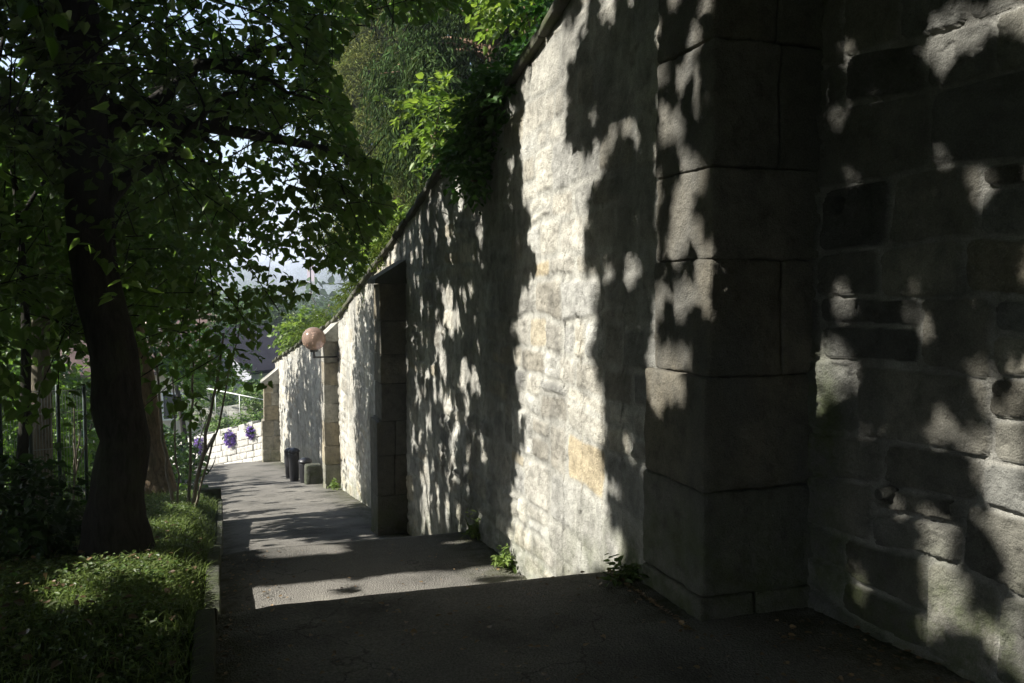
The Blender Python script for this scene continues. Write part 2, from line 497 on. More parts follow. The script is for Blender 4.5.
def build_path():
    mb = MB(); moss = []
    s = np.unique(np.concatenate([axis((-6, 1.5, .5), (1.5, 10, .06), (10, 40, .2)),
        [S_CREST, S_CREST + .001, 4.68, 4.681, 4.98, 4.981, 5.28, 5.281, S_CREST2, S_CREST2 + .001, 7.95, 7.951, 8.28, 8.281, 8.61, 8.611, 8.95, 8.951]]))
    t = np.linspace(0, 1, 46)
    S, T = np.meshgrid(s, t, indexing='ij')
    skew = (T - 0.1) * -0.12                                             # the step edges lie a touch out of square
    Wr = w_wall(S) + 0.25
    Wl = np.where(S < 13.3, W_K - 0.02, -0.06 - smooth(13.3, 13.6, S) * 9)
    Wd = Wl + (Wr - Wl) * T
    near = smooth(2.5, 4.3, S) * (1 - smooth(8.9, 9.6, S))
    z = z_path(S) + 0.012 * (fbm(S * 2.3, Wd * 2.3, 11, 3) - 0.5) - 0.02 * smooth(0.3, 0.0, Wd - W_K)
    z += 0.006 * (fbm(S * 14, Wd * 14, 12, 3) - 0.5) * (S < 12)
    mb.add(W(S + skew * near, Wd, z).reshape(-1, 3), gridquads(len(s), len(t))[:, ::-1])
    dwall = np.clip(w_wall(S) - Wd, 0, 9)
    moss = np.clip(smooth(0.6, 0.0, dwall) + smooth(0.25, 0.0, Wd - W_K) * (S < 13.3), 0, 1)
    o = mb.build('path', M['asphalt'], extra={'moss': moss.ravel()}); tag(o, kind='structure')
build_path()

def build_kerb():
    mb = MB()
    edges = [-6, -4.8, -3.6, -2.4, -1.2, 0.0, 1.1, 2.15, 3.2, 4.25, 5.2, 6.1, 6.98, 7.9, 8.85, 9.75, 10.65, 11.6, 12.5, 13.3]
    for i in range(len(edges) - 1):
        a, b = edges[i], edges[i + 1]
        za, zb = float(z_kerb(a + .03)), float(z_kerb(b - .05))
        def tp(v, a=a, b=b, za=za, zb=zb):
            v = v.copy(); v[:, 2] += za + (zb - za) * (v[:, 0] - a) / (b - a); return v
        lw = 0.0 if a < 6.9 else 0.035
        rough_block(mb, (a + .006, W_K - .10 + lw, -.5), (b - .006, W_K + .0 + random.uniform(-.006, .006), random.uniform(.0, .012)),
                    np.array([.40, .39, .36]) * random.uniform(.8, 1.1), 12, .014, .007, i, MW, tp)
    # the bed ends in a low cross wall
    for k in range(6):
        a = W_K - .02 - k * .8
        rough_block(mb, (13.3, a - .79, -2.3), (13.44, a, -1.40 + random.uniform(-.01, .01)), np.array([.36, .34, .30]) * random.uniform(.8, 1.1), 8, .015, .008, 40 + k, MW)
    o = mb.build('kerb', M['kerb'], extra={'moss': np.full(mb.n, .6)}); tag(o, kind='structure')
build_kerb()

# ------------------------------------------------------------------ masonry
PAL = np.array([[.42, .385, .32], [.40, .375, .325], [.45, .40, .31], [.36, .345, .31], [.43, .41, .36], [.38, .34, .27], [.47, .43, .35]])
PAL = PAL * .72 + PAL.mean(1, keepdims=True) * .28
TAN = np.array([.41, .36, .275])
def layout(u, v, seed, rh, cw, warp=.034):
    """coursed rubble: returns distance to the joint, stone id and palette colour for each point"""
    r = np.random.default_rng(seed)
    uu = u + warp * 2 * (fbm(u * 1.3, v * 1.3, seed + 1, 3) - .5)
    vv = v + warp * 2.4 * (fbm(u * 1.1 + 31, v * 1.5, seed + 2, 3) - .5)
    hs = [v.min() - 1.0]
    while hs[-1] < v.max() + 1: hs.append(hs[-1] + r.uniform(*rh))
    hs = np.array(hs)
    ri = np.clip(np.searchsorted(hs, vv) - 1, 0, len(hs) - 2)
    d = np.full(u.shape, 0.0); sid = np.zeros(u.shape); bump = np.zeros(u.shape)
    for k in np.unique(ri):
        msk = ri == k
        h = hs[k + 1] - hs[k]
        cs = [u.min() - r.uniform(.8, 1.4)]
        while cs[-1] < u.max() + 1: cs.append(cs[-1] + r.uniform(*cw) * (0.7 + 0.6 * h / rh[1]))
        cs = np.array(cs)
        x = uu[msk]; y = vv[msk]
        ci = np.clip(np.searchsorted(cs, x) - 1, 0, len(cs) - 2)
        y0 = np.full(x.shape, hs[k]); y1 = np.full(x.shape, hs[k + 1])
        hh = r.random(len(cs)); f = r.uniform(.35, .65, len(cs))
        split = (hh[ci] < .28) & (h > rh[0] * 1.25)
        ym = hs[k] + f[ci] * h
        up = y > ym
        y0 = np.where(split & up, ym, y0); y1 = np.where(split & ~up, ym, y1)
        x0 = cs[ci]; x1 = cs[ci + 1]
        ident = k * 1000 + ci * 3 + np.where(split, 1 + up, 0)
        rr = .045
        hx = (x1 - x0) / 2; hy = (y1 - y0) / 2
        # each stone is a little smaller than its cell and sits skewed in it
        sk = (hash2(ident, ident * 0 + 7, seed) - .5) * .10
        lx = x - (x0 + x1) / 2; ly = y - (y0 + y1) / 2 + lx * sk
        ins = .002 + .010 * hash2(ident, ident * 0 + 3, seed)
        qx = np.abs(lx) - hx + ins + rr; qy = np.abs(ly) - hy + ins + rr
        sd = np.hypot(np.maximum(qx, 0), np.maximum(qy, 0)) + np.minimum(np.maximum(qx, qy), 0) - rr
        d[msk] = -sd; sid[msk] = ident
        t1 = hash2(ident, ident * 0 + 11, seed) - .5; t2 = hash2(ident, ident * 0 + 12, seed) - .5
        bump[msk] = (hash2(ident, ident * 0 + 5, seed) - .5) * .022 + lx * t1 * .05 + ly * t2 * .05
    return d, sid, bump

def masonry(mb, s, t, wfun, z0fun, z1fun, seed, rh, cw, relief, pal_gain, holes=(), mosspts=(), tan=.07, accents=(), edge=.03, mgain=None, jit=.35, warp=.03, smear=0, cvar=.55):
    S, T = np.meshgrid(s, t, indexing='ij')
    zb = z0fun(S); zt = z1fun(S)
    Z = zb + (zt - zb) * T
    d, sid, bump = layout(S, Z, seed, rh, cw, warp)
    jn = (fbm(S * 16, Z * 16, seed + 5, 3) - .5) * .03
    ms = smooth(.002, edge, d + jn * jit)                                       # 0 in the joint, 1 on the stone
    ms0 = ms
    if smear:                                                            # old render and pointing smeared over part of the stones
        sm = smooth(.40, .58, fbm(S * .9, Z * .9, seed + 31, 4)) + smooth(1.3, 2.3, Z - z_path(S) - .6) * .3
        ms = ms * (1 - smear * np.clip(sm, 0, 1))
    rough = (fbm(S * 9, Z * 9, seed + 6, 5) - .5)
    pits = smooth(.62, .75, fbm(S * 22, Z * 22, seed + 8, 3))
    hgt = ms * (relief + bump) + rough * .022 * (0.45 + ms) - pits * .012 * ms
    hgt += .05 * (fbm(S * .8, Z * .8, seed + 9, 2) - .5)
    pi = (hash2(sid, sid * 0 + 21, seed) * len(PAL)).astype(int) % len(PAL)
    col = PAL[pi] * (1.0 + cvar * (hash2(sid, sid * 0 + 22, seed) - .55))[..., None]
    col = col * (.72 + .56 * fbm(S * 6, Z * 6, seed + 41, 5))[..., None]
    col = np.where((hash2(sid, sid * 0 + 23, seed) < tan)[..., None], TAN * (0.8 + .4 * hash2(sid, sid * 0 + 24, seed))[..., None], col)
    for a, b, r_ in accents:                                             # the few stones that are a stronger ochre
        k = np.argmin((S - a) ** 2 + (Z - b) ** 2)
        hit = sid == sid.ravel()[k]
        col = np.where(hit[..., None], np.array([.43, .36, .25]), col); ms = np.where(hit, ms0, ms)
    col = col * pal_gain
    mort = np.array([.40, .385, .345]) * (pal_gain if mgain is None else mgain) * (.8 + .4 * fbm(S * 5, Z * 5, seed + 13, 3))[..., None]
    col = mort + (col - mort) * ms[..., None]
    for hs_, hz, hr in holes:
        rr = np.hypot(S - hs_, (Z - hz) * .8)
        k = smooth(hr * 1.25, hr * .75, rr)
        hgt = hgt - k * .16; col = col * (1 - k[..., None] * .5)
    moss = smooth(.75, .0, Z - z_path(S)) * .55
    for a, b, ra, rb, g in mosspts:
        moss = np.maximum(moss, g * smooth(1.0, .2, np.hypot((S - a) / ra, (Z - b) / rb)))
    V = W(S, wfun(S) - hgt, Z).reshape(-1, 3)
    mb.add(V, gridquads(len(s), len(t)), col.reshape(-1, 3))
    return moss.ravel()

wall = empty('retaining_wall', W(9.0, 2.3, -1.3), 'tall old limestone retaining wall with four buttresses along the path', 'wall')
def g0(S): return z_path(S) - .35

# near bay: dark, dirty, big squared blocks, set back behind the first buttress
mb = MB()
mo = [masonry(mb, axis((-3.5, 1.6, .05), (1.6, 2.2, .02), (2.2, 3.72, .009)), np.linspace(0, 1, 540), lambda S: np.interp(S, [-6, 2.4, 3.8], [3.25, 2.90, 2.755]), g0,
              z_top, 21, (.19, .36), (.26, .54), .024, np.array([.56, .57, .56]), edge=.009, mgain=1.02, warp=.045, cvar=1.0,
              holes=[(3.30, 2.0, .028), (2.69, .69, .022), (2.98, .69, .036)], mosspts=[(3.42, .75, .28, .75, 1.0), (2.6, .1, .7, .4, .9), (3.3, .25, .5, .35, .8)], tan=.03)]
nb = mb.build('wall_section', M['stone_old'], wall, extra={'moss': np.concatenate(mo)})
nb['label'] = 'dark weathered wall bay of large squared blocks'
# middle bay: pale coursed rubble
mb = MB()
mo = [masonry(mb, axis((3.9, 9.2, .0145), (9.2, 11.2, .022)), np.linspace(0, 1, 330), lambda S: w_wall(np.maximum(S, 4.0)), g0, z_top, 5,
              (.12, .36), (.16, .52), .012, np.array([.97, .98, .97]), warp=.06, smear=.55, jit=.6, cvar=.75, holes=[(5.05, 1.42, .022), (6.5, 1.35, .022), (5.0, .12, .02)],
              mosspts=[(4.3, .0, .4, .35, .9), (7.2, -.6, .6, .3, .8)], tan=.10, accents=[(5.02, .36, 1), (5.85, 1.75, 1)])]
mbay = mb.build('wall_section', M['stone'], wall, extra={'moss': np.concatenate(mo)})
mbay['label'] = 'pale rubble wall bay with sunlit patch'
mb = MB()
mo = [masonry(mb, axis((10.9, 17.7, .035)), np.linspace(0, 1, 150), w_wall, g0, z_top, 6, (.16, .34), (.2, .5), .014, np.array([1.02, 1.02, 1.0]), warp=.05, smear=.6, jit=.6)]
mb.build('wall_section', M['stone'], wall, extra={'moss': np.concatenate(mo)})
mb = MB()
mo = [masonry(mb, axis((17.5, 27.4, .045)), np.linspace(0, 1, 120), w_wall, g0, z_top, 8, (.18, .36), (.25, .55), .014, np.array([1.05, 1.05, 1.03]), warp=.05, smear=.6, jit=.6)]
mb.build('wall_section', M['stone'], wall, extra={'moss': np.concatenate(mo)})

# coping slabs along the top
mb = MB()
s = -3.2; k = 0
while s < 27.2:
    L = random.uniform(.55, .95)
    if s < 3.45 < s + L: L = 3.45 - s + .001
    e = s + L
    sm = (s + e) / 2
    wa = float(w_wall(sm)) if sm > 3.56 else float(np.interp(sm, [-6, 2.4, 3.8], [3.25, 2.90, 2.755]))
    za, zb_ = float(z_top(s)), float(z_top(e))
    def tp(v, a=s, L=L, za=za, zb_=zb_):
        v = v.copy(); v[:, 2] += za + (zb_ - za) * (v[:, 0] - a) / L; return v
    rough_block(mb, (s + .006, wa - .075 + random.uniform(-.015, .015), -.03), (e - .006, wa + .42, .05 + random.uniform(-.012, .012)),
                np.array([.40, .38, .34]) * random.uniform(.75, 1.15), 9, .025, .016, 100 + k, MW, tp)
    s = e; k += 1
mb.build('coping', M['coping'], wall, extra={'moss': np.full(mb.n, .7)})

def buttress(s0, s1, w0, w1, zb, zt_wall, zt_front, heights, mat, plinth=None, seed=0, tanf=.3, gain=1.0, label=None, capmat='stone'):
    """blocks stacked course by course; w0 = outer face, w1 = in the wall"""
    r = random.Random(seed)
    mb = MB(); k = 0
    z = zb
    core_z = zt_front
    while z < zt_front - .02:
        h = r.uniform(*heights); h = min(h, zt_front - z)
        if zt_front - (z + h) < heights[0] * .5: h = zt_front - z
        pl = plinth is not None and z + h * .5 < plinth[0]
        a0, a1, b0 = (s0 - plinth[1], s1 + plinth[2], w0 - plinth[3]) if pl else (s0, s1, w0)
        cuts = [b0, w1]
        if r.random() < .75 and (w1 - b0) > .45:
            cuts = [b0, b0 + (w1 - b0) * r.uniform(.38, .65), w1]
        for q in range(len(cuts) - 1):
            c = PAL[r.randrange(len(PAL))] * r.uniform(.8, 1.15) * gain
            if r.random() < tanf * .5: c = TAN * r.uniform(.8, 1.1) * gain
            j = .0015
            dz = r.uniform(-.012, .012)
            rough_block(mb, (a0 + r.uniform(0, .012), cuts[q] + j * (q > 0) + r.uniform(0, .01) * (q == 0), z + j), (a1 - r.uniform(0, .012), cuts[q + 1] - j, z + h - j), c,
                        40 if s0 < 6 else 8, .020 if s0 < 6 else .016, .021 if s0 < 6 else .010, seed * 50 + k, MW)
            k += 1
        z += h
    # lean mortar core just inside the stones
    i = .05
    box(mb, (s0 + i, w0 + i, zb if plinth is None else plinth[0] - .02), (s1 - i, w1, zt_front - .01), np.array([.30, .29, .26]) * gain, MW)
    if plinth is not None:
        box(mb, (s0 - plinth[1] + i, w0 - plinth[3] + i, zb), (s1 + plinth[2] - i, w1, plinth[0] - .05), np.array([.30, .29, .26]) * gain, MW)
    zrel = np.concatenate(mb.v)[:, 2] - zb
    o = mb.build('buttress', mat, wall, extra={'moss': smooth(1.3, .2, zrel) * .9})
    if label: o['label'] = label
    # sloping cap stone
    if zt_wall > zt_front:
        cm = MB()
        prism(cm, [(w0 - .06, zt_front + .002), (w0 - .06, zt_front + .06), (w1 + .02, zt_wall + .06), (w1 + .02, zt_front + .002)], s0 - .05, s1 + .05, MW, np.array([.42, .40, .36]))
        c = cm.build('cap', M[capmat], o, smooth_=False, extra={'moss': np.full(cm.n, .3)})
    return o

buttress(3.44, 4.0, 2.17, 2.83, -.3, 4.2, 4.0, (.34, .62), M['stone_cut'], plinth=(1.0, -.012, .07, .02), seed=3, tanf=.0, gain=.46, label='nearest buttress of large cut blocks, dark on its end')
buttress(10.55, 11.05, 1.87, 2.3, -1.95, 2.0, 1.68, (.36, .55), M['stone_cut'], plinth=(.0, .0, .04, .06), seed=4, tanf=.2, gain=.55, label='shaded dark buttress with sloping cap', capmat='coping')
buttress(17.2, 17.75, 1.90, 2.3, -2.8, 1.02, .56, (.36, .5), M['stone_cut'], seed=5, tanf=.4, gain=.95, label='pale buttress beside the globe lamp')
buttress(26.4, 26.95, 1.12, 1.62, -4.1, -.78, -1.25, (.36, .5), M['stone_cut'], plinth=(-2.55, .0, .03, .06), seed=6, tanf=.4, gain=.95, label='farthest pale buttress by the flowered wall')

# clay drain pipe end in the near bay
mb = MB()
a = np.linspace(0, 2 * np.pi, 20, endpoint=False)
pc = W(2.98, 2.815, .69)
ax = W(0, -1, -.12) - W(0, 0, 0); ax /= np.linalg.norm(ax)
uu = np.cross(ax, [0, 0, 1]); uu /= np.linalg.norm(uu); vv = np.cross(ax, uu)
rings = []
for rr, dd in ((.026, -.03), (.026, .05), (.021, .05), (.021, -.03)):
    rings.append(pc + ax * dd + rr * (np.cos(a)[:, None] * uu + np.sin(a)[:, None] * vv))
i = np.arange(4)[:, None] * 20 + np.arange(20)[None]; nx = np.roll(i, -1, 1)
mb.add(np.concatenate(rings), np.stack([i[:-1], nx[:-1], nx[1:], i[1:]], -1).reshape(-1, 4), (.45, .43, .40))
mb.build('drain_pipe', M['kerb'], wall, extra={'moss': np.zeros(mb.n)})

# hillside held up by the wall
s = axis((-6, 30, .5), (30, 90, 4)); q = np.concatenate([np.arange(0, 6, .5), np.arange(6, 40, 3)])
S, Q = np.meshgrid(s, q, indexing='ij')
wb = np.where(S < 3.5, np.interp(S, [-6, 2.4, 3.8], [3.25, 2.90, 2.755]), w_wall(S))
z = np.where(S < 27.3, z_top(S) - .05, np.interp(S, [27.3, 29, 60], [-.6, -4.2, -6.5])) + .22 * Q * smooth(40, 20, S) + .25 * (fbm(S * .5, Q * .5, 8, 3) - .5) * smooth(0, 1, Q)
mb = MB(); mb.add(W(S, wb + .30 + Q, z).reshape(-1, 3), gridquads(len(s), len(q))[:, ::-1])
tag(mb.build('hillside', M['earth']), kind='structure')
# end face of the hillside beyond the last buttress

# ------------------------------------------------------------------ where the sun comes through: crowns keep gaps along these sun rays
LS = -LX * SA + LY * CA
LWd = LX * CA + LY * SA
E1 = np.cross(LDIR, [0, 0, 1.0]); E1 /= np.linalg.norm(E1)
E2 = np.cross(LDIR, E1)
_q = fbm(rng.uniform(-90, 90, 60000), rng.uniform(-90, 90, 60000), 77, 3)
_qs = np.sort(_q)
def uniform_noise(a, b, sc):
    v = fbm(a / sc + 40, b / sc + 40, 77, 3)
    return np.searchsorted(_qs, v) / len(_qs)

def flecks(a, b, cell):
    """0 at the heart of a fleck of sun, towards 1 between flecks"""
    x = a / cell; y = b / cell; best = np.full(x.shape, 9.0)
    ix = np.floor(x); iy = np.floor(y)
    for i in (-1, 0, 1):
        for j in (-1, 0, 1):
            cx = ix + i; cy = iy + j
            dx = cx + .15 + .7 * hash2(cx, cy, 5) - x; dy = cy + .15 + .7 * hash2(cx, cy, 6) - y
            best = np.minimum(best, np.hypot(dx, dy) * (.6 + .9 * hash2(cx, cy, 8)))
    return np.clip(best / .78, 0, 1)

def shadow_hit(P):
    s, w, z = SWZ(P)
    tw = np.zeros(s.shape)
    wt = np.full(s.shape, 2.2)
    for _ in range(3):
        tw = (wt - w) / (-LWd)
        sh = s - tw * LS
        wt = w_wall(sh)
    tg = (z - z_path(s)) / LZ
    for _ in range(4):
        sh = s - tg * LS; wh = w - tg * LWd
        zg = np.where((wh < W_K) & (sh < 13.3), z_bank(sh, wh), z_path(sh))
        tg = (z - zg) / LZ
    t = np.maximum(np.minimum(tw, tg), 0)
    onwall = tw < tg
    return s - t * LS, w - t * LWd, z - t * LZ, onwall

LIT_WALL = [(560, 20), (532, 72), (529, 120), (526, 190), (536, 225), (541, 262), (531, 285), (516, 322), (520, 372), (531, 420), (519, 470), (514, 530), (520, 590),
            (640, 590), (634, 560), (617, 525), (607, 497), (597, 459), (605, 436), (603, 393), (593, 361), (594, 300), (598, 281), (584, 255), (586, 198),
            (612, 167), (626, 130), (618, 112), (598, 145), (568, 150), (563, 90), (574, 26), (590, 0)]
DARK_STREAK = [(580, 470), (586, 470), (592, 520), (594, 585), (577, 585), (580, 520)]
DARK_BLOB = [(538, 250), (552, 262), (552, 300), (540, 318), (532, 300)]
LIT_GRASS = [(40, 600), (80, 578), (130, 556), (165, 548), (222, 535), (222, 566), (195, 580), (130, 604), (60, 620)]
LIT_GRASS2 = [(150, 520), (222, 512), (222, 530), (150, 536)]
def lit_prob(s, w, z, onwall):
    P = W(s, w, z)
    x, y, d = project(P)
    # a little wander so that no outline is ruled
    x = x + 10 * (vnoise(s * 6, z * 6, 3) - .5); y = y + 10 * (vnoise(s * 6 + 9, z * 6, 4) - .5)
    p = np.full(s.shape, 0.06)
    wl = onwall
    near = wl & (s < 3.45)
    p = np.where(near, 0.46, p)
    p = np.where(near & (x > 915), 0.6, p)
    p = np.where(near & (x > 915) & (y > 400), 0.62, p)
    p = np.where(near & (x < 860) & (y > 260) & (y < 500), 0.62, p)
    p = np.where(near & (x > 860) & (x < 930) & (y < 260), 0.3, p)
    bt = wl & (s >= 3.40) & (s < 4.05)
    p = np.where(bt, np.where(y < 415, .78, .05), p)
    p = np.where(bt & (y > 415) & (y < 470) & (x < 680), .42, p)
    mid = wl & (s >= 4.05) & (s < 11.1)
    p = np.where(mid, np.where(x < 530, .50, .46), p)
    p = np.where(mid & (x < 530) & (x > 420) & (y > 330), .56, p)
    inl = (inpoly(x, y, LIT_WALL) | inpoly(x + 7, y, LIT_WALL) | inpoly(x - 7, y, LIT_WALL))
    p = np.where(mid & inl, 1.01, p)
    far = wl & (s >= 11.1)
    p = np.where(far, .86, p)
    p = np.where(wl & (s > 17.9) & (x > 288) & (x < 322) & (y > 345), .12, p)
    p = np.where(wl & (s > 26), .9, p)
    g = ~wl & (w >= W_K)
    p = np.where(g, np.where(s < 5.28, .02, .62), p)
    p = np.where(g & (s > 5.28) & (s < 6.9), .97, p)
    p = np.where(g & (s > 5.28) & (s < 6.1) & (x > 245), 1.01, p)
    p = np.where(g & (s > 6.9) & (s < 8.2), .45, p)
    p = np.where(g & (s > 10), .84, p)
    p = np.where(g & (s > 12) & (x > 240) & (x < 330), .93, p)
    p = np.where(g & (s > 21), 1.01, p)
    bk = ~wl & (w < W_K)
    p = np.where(bk, .03, p)
    p = np.where(bk & inpoly(x, y, LIT_GRASS), 1.01, p)
    p = np.where(bk & inpoly(x, y, LIT_GRASS2), .8, p)
    p = np.where(bk & (s > 13.3), .5, p)
    return p

LITBOUGHS = [((-3.6, 5.6, 1.5), 1.0, .66), ((-3.0, 5.8, 3.6), .6, .36), ((-2.2, 6.6, 3.3), .5, .36), ((-2.3, 9.0, 1.4), .9, .42)]
TRUNK_XY = np.array([-3.13, 6.36])
def sun_keep(P, sc=.27):
    s, w, z, ow = shadow_hit(P)
    p = lit_prob(s, w, z, ow)
    A_, B_ = P @ E1, P @ E2
    n = np.where(ow & (s < 4.1), .88 * flecks(A_, B_, .19) + .12 * uniform_noise(A_, B_, .6),
                 np.where(ow & (s < 11.2), .75 * flecks(A_, B_, .2) + .25 * uniform_noise(A_, B_, .4), uniform_noise(A_, B_, sc)))
    # and the low boughs on the left of the trunk catch some sun
    for cb, rb, pb in LITBOUGHS:
        rel = P - np.array(cb); al_ = rel @ LDIR
        perp = np.linalg.norm(rel - al_[:, None] * LDIR, axis=1)
        p = np.where((al_ > .8) & (perp < rb), np.maximum(p, pb), p)
    # rays that end on the big trunk stay shaded
    rel = P[:, :2] - TRUNK_XY; lh = LDIR[:2] / np.linalg.norm(LDIR[:2])
    along = rel @ lh; off = rel[:, 0] * lh[1] - rel[:, 1] * lh[0]
    zt = P[:, 2] - along * LZ / math.cos(SUN_EL)
    p = np.where((along > .2) & (abs(off) < .32) & (zt < 6) & (zt > -1), .03, p)
    return n > p

CANOPY = [(-3000, -4000), (3000, -4000), (3000, -40), (480, -30), (468, 8), (415, 20), (380, 10), (348, 32), (330, 60), (338, 85), (350, 110), (352, 140),
          (372, 160), (385, 180), (392, 205), (380, 225), (362, 245), (368, 268), (352, 276), (330, 268), (300, 262), (285, 256), (262, 268), (310, 280),
          (312, 296), (290, 308), (268, 320), (258, 345), (268, 380), (260, 392), (240, 380), (222, 396), (205, 405), (195, 425), (150, 440), (100, 430), (60, 440), (-3000, 440)]
def canopy_keep(P, poly=CANOPY):
    x, y, d = project(P)
    front = d > .3
    k = np.where(front & (x > -60) & (x < 1090) & (y > -60) & (y < 740), inpoly(x + 8 * (rng.random(x.shape) - .5), y + 8 * (rng.random(x.shape) - .5), poly), True)
    return k & (np.linalg.norm(P - np.array([0, 0, CAM_Z]), axis=-1) > 3.7)

# ------------------------------------------------------------------ leaves, sprays, trees
def leaves(mb, P, A, Nn, size, col, width=.85, fold=.12):
    """heart-shaped folded leaves at P, pointing along A, facing Nn"""
    n = len(P)
    if n == 0: return
    A = A / (np.linalg.norm(A, axis=1)[:, None] + 1e-9)
    B = np.cross(Nn, A); B /= np.linalg.norm(B, axis=1)[:, None] + 1e-9
    U = np.cross(A, B)
    size = np.broadcast_to(size, (n,))[:, None]
    def pt(a, b, u): return P + size * (a * A + b * width * B + u * U)
    v = np.stack([pt(0, 0, 0), pt(1.05, 0, -fold * .9), pt(.66, .34, fold * .5), pt(.28, .52, fold), pt(-.08, .27, fold * .6),
                  pt(-.08, -.27, fold * .6), pt(.28, -.52, fold), pt(.66, -.34, fold * .5)], 1)
    i = np.arange(n)[:, None] * 8
    q = np.concatenate([i + np.array([0, 1, 2, 3, 4]), i + np.array([0, 5, 6, 7, 1])], 1).reshape(-1, 5)
    mb.add(v.reshape(-1, 3), q, np.repeat(col, 8, axis=0))

def rand_in_ellipsoids(n, ells, hollow=.0):
    vol = np.array([e[1][0] * e[1][1] * e[1][2] for e in ells]); pick = rng.choice(len(ells), n, p=vol / vol.sum())
    c = np.array([e[0] for e in ells])[pick]; r = np.array([e[1] for e in ells])[pick]
    d = rng.normal(size=(n, 3)); d /= np.linalg.norm(d, axis=1)[:, None]
    rad = (hollow ** 3 + (1 - hollow ** 3) * rng.random(n)) ** (1 / 3)
    return c + d * rad[:, None] * r, d

def sprays(mb, twigs, centers, out, nl, length, lsize, keep=None, droop=.35, tilt=.45, colvar=.25, width=.85, hang=0.0, spread=.16, tint=(1, 1, 1), twig_r=.004):
    n = len(centers)
    dirs = out * np.array([1, 1, .45]) + rng.normal(size=(n, 3)) * .55
    dirs[:, 2] -= droop * rng.random(n) + hang
    dirs /= np.linalg.norm(dirs, axis=1)[:, None]
    L = length * rng.uniform(.6, 1.3, n)
    t = (np.arange(nl) + .5) / nl
    side = np.cross(dirs, [0, 0, 1.0]); side /= np.linalg.norm(side, axis=1)[:, None] + 1e-9
    P = centers[:, None] + dirs[:, None] * (t[None, :, None] * L[:, None, None])
    P = P + side[:, None] * (((-1.0) ** np.arange(nl))[None, :, None] * spread * length * (1 - .5 * t)[None, :, None]) * rng.uniform(.3, 1.2, (n, nl, 1))
    P[..., 2] -= (t ** 2)[None] * L[:, None] * droop * .6
    P += rng.normal(size=P.shape) * .02 * length / .5
    A = dirs[:, None] * .7 + side[:, None] * (((-1.0) ** np.arange(nl))[None, :, None] * .8) + rng.normal(size=P.shape) * .35
    A[..., 2] -= .35 + hang
    Nn = np.array([0, 0, 1.0]) + rng.normal(size=P.shape) * tilt
    cl = np.repeat(rng.uniform(1 - colvar, 1 + colvar, (n, 1)), nl, 1)[..., None] * rng.uniform(.85, 1.15, (n, nl, 1)) * np.array(tint)
    cl = cl * (1 + rng.uniform(-.12, .12, (n, 1, 1)) * np.array([1.0, .2, .3]))
    P = P.reshape(-1, 3); A = A.reshape(-1, 3); Nn = Nn.reshape(-1, 3); cl = cl.reshape(-1, 3)
    sz = lsize * rng.uniform(.6, 1.25, len(P))
    k = np.ones(len(P), bool)
    if keep is not None:
        for fn in keep: k &= fn(P)
    leaves(mb, P[k], A[k], Nn[k], sz[k], cl[k], width)
    if twigs is not None:
        kk = k.reshape(n, nl).mean(1) > .45
        if keep is not None: kk &= (lit_prob(*shadow_hit(centers)) < .6) & (lit_prob(*shadow_hit(centers + dirs * L[:, None] * .8)) < .6)
        c = centers[kk]; d = dirs[kk]; l = L[kk][:, None]
        if len(c):
            up = np.cross(side[kk], d)
            e = c + d * l * .95; e[:, 2] -= (l[:, 0] ** 1) * droop * .5
            m = c + d * l * .5; m[:, 2] -= l[:, 0] * droop * .13
            b = c - d * l * .35
            r = twig_r
            ring = lambda p, rr: np.stack([p + side[kk] * rr, p - side[kk] * rr * .6 + up * rr, p - side[kk] * rr * .6 - up * rr], 1)
            V = np.concatenate([ring(b, r * 1.4), ring(m, r), ring(e, r * .4)], 1)
            i0 = np.arange(len(c))[:, None] * 9
            qs = []
            for a in (0, 3):
                for j in range(3):
                    jj = (j + 1) % 3
                    qs.append(i0 + np.array([a + j, a + jj, a + 3 + jj, a + 3 + j]))
            twigs.add(V.reshape(-1, 3), np.concatenate(qs, 1).reshape(-1, 4))

def curve(p0, p1, bow=(0, 0, 0), n=9, jit=.0):
    t = np.linspace(0, 1, n)[:, None]
    p = np.asarray(p0) * (1 - t) + np.asarray(p1) * t + np.asarray(bow) * (4 * t * (1 - t))
    if jit: p[1:-1] += rng.normal(size=(n - 2, 3)) * jit
    return p

def limb_tree(mb, start, end, r0, subs=5, bow=.3, level=0):
    L = np.linalg.norm(np.asarray(end) - start)
    p = curve(start, end, rng.normal(size=3) * bow * L * .25 + np.array([0, 0, .06 * L]), 9, .015 * L)
    if True:
        if (lit_prob(*shadow_hit(p)) > .6).any() or not canopy_keep(p).all(): return
    tube(mb, p, np.linspace(r0, r0 * .3, len(p)), 7 if level == 0 else 5)
    if level < 2:
        for k in range(subs):
            f = rng.uniform(.3, .98); a = p[min(int(f * 8), 8)]
            d = (np.asarray(end) - start) / L + rng.normal(size=3) * .65
            d[2] = d[2] * .6 + .05
            limb_tree(mb, a, a + d / np.linalg.norm(d) * L * rng.uniform(.3, .55), r0 * .42, 3, bow, level + 1)

def pxy(x, y, d):
    """a point at depth d on the line of sight through a pixel of the layout sketch"""
    a = (x - 512) / F_PX; b = (341.5 - y) / F_PX
    v = np.array([a, CP + b * SP, b * CP - SP])
    return np.array([0, 0, CAM_Z]) + v / v[1] * d

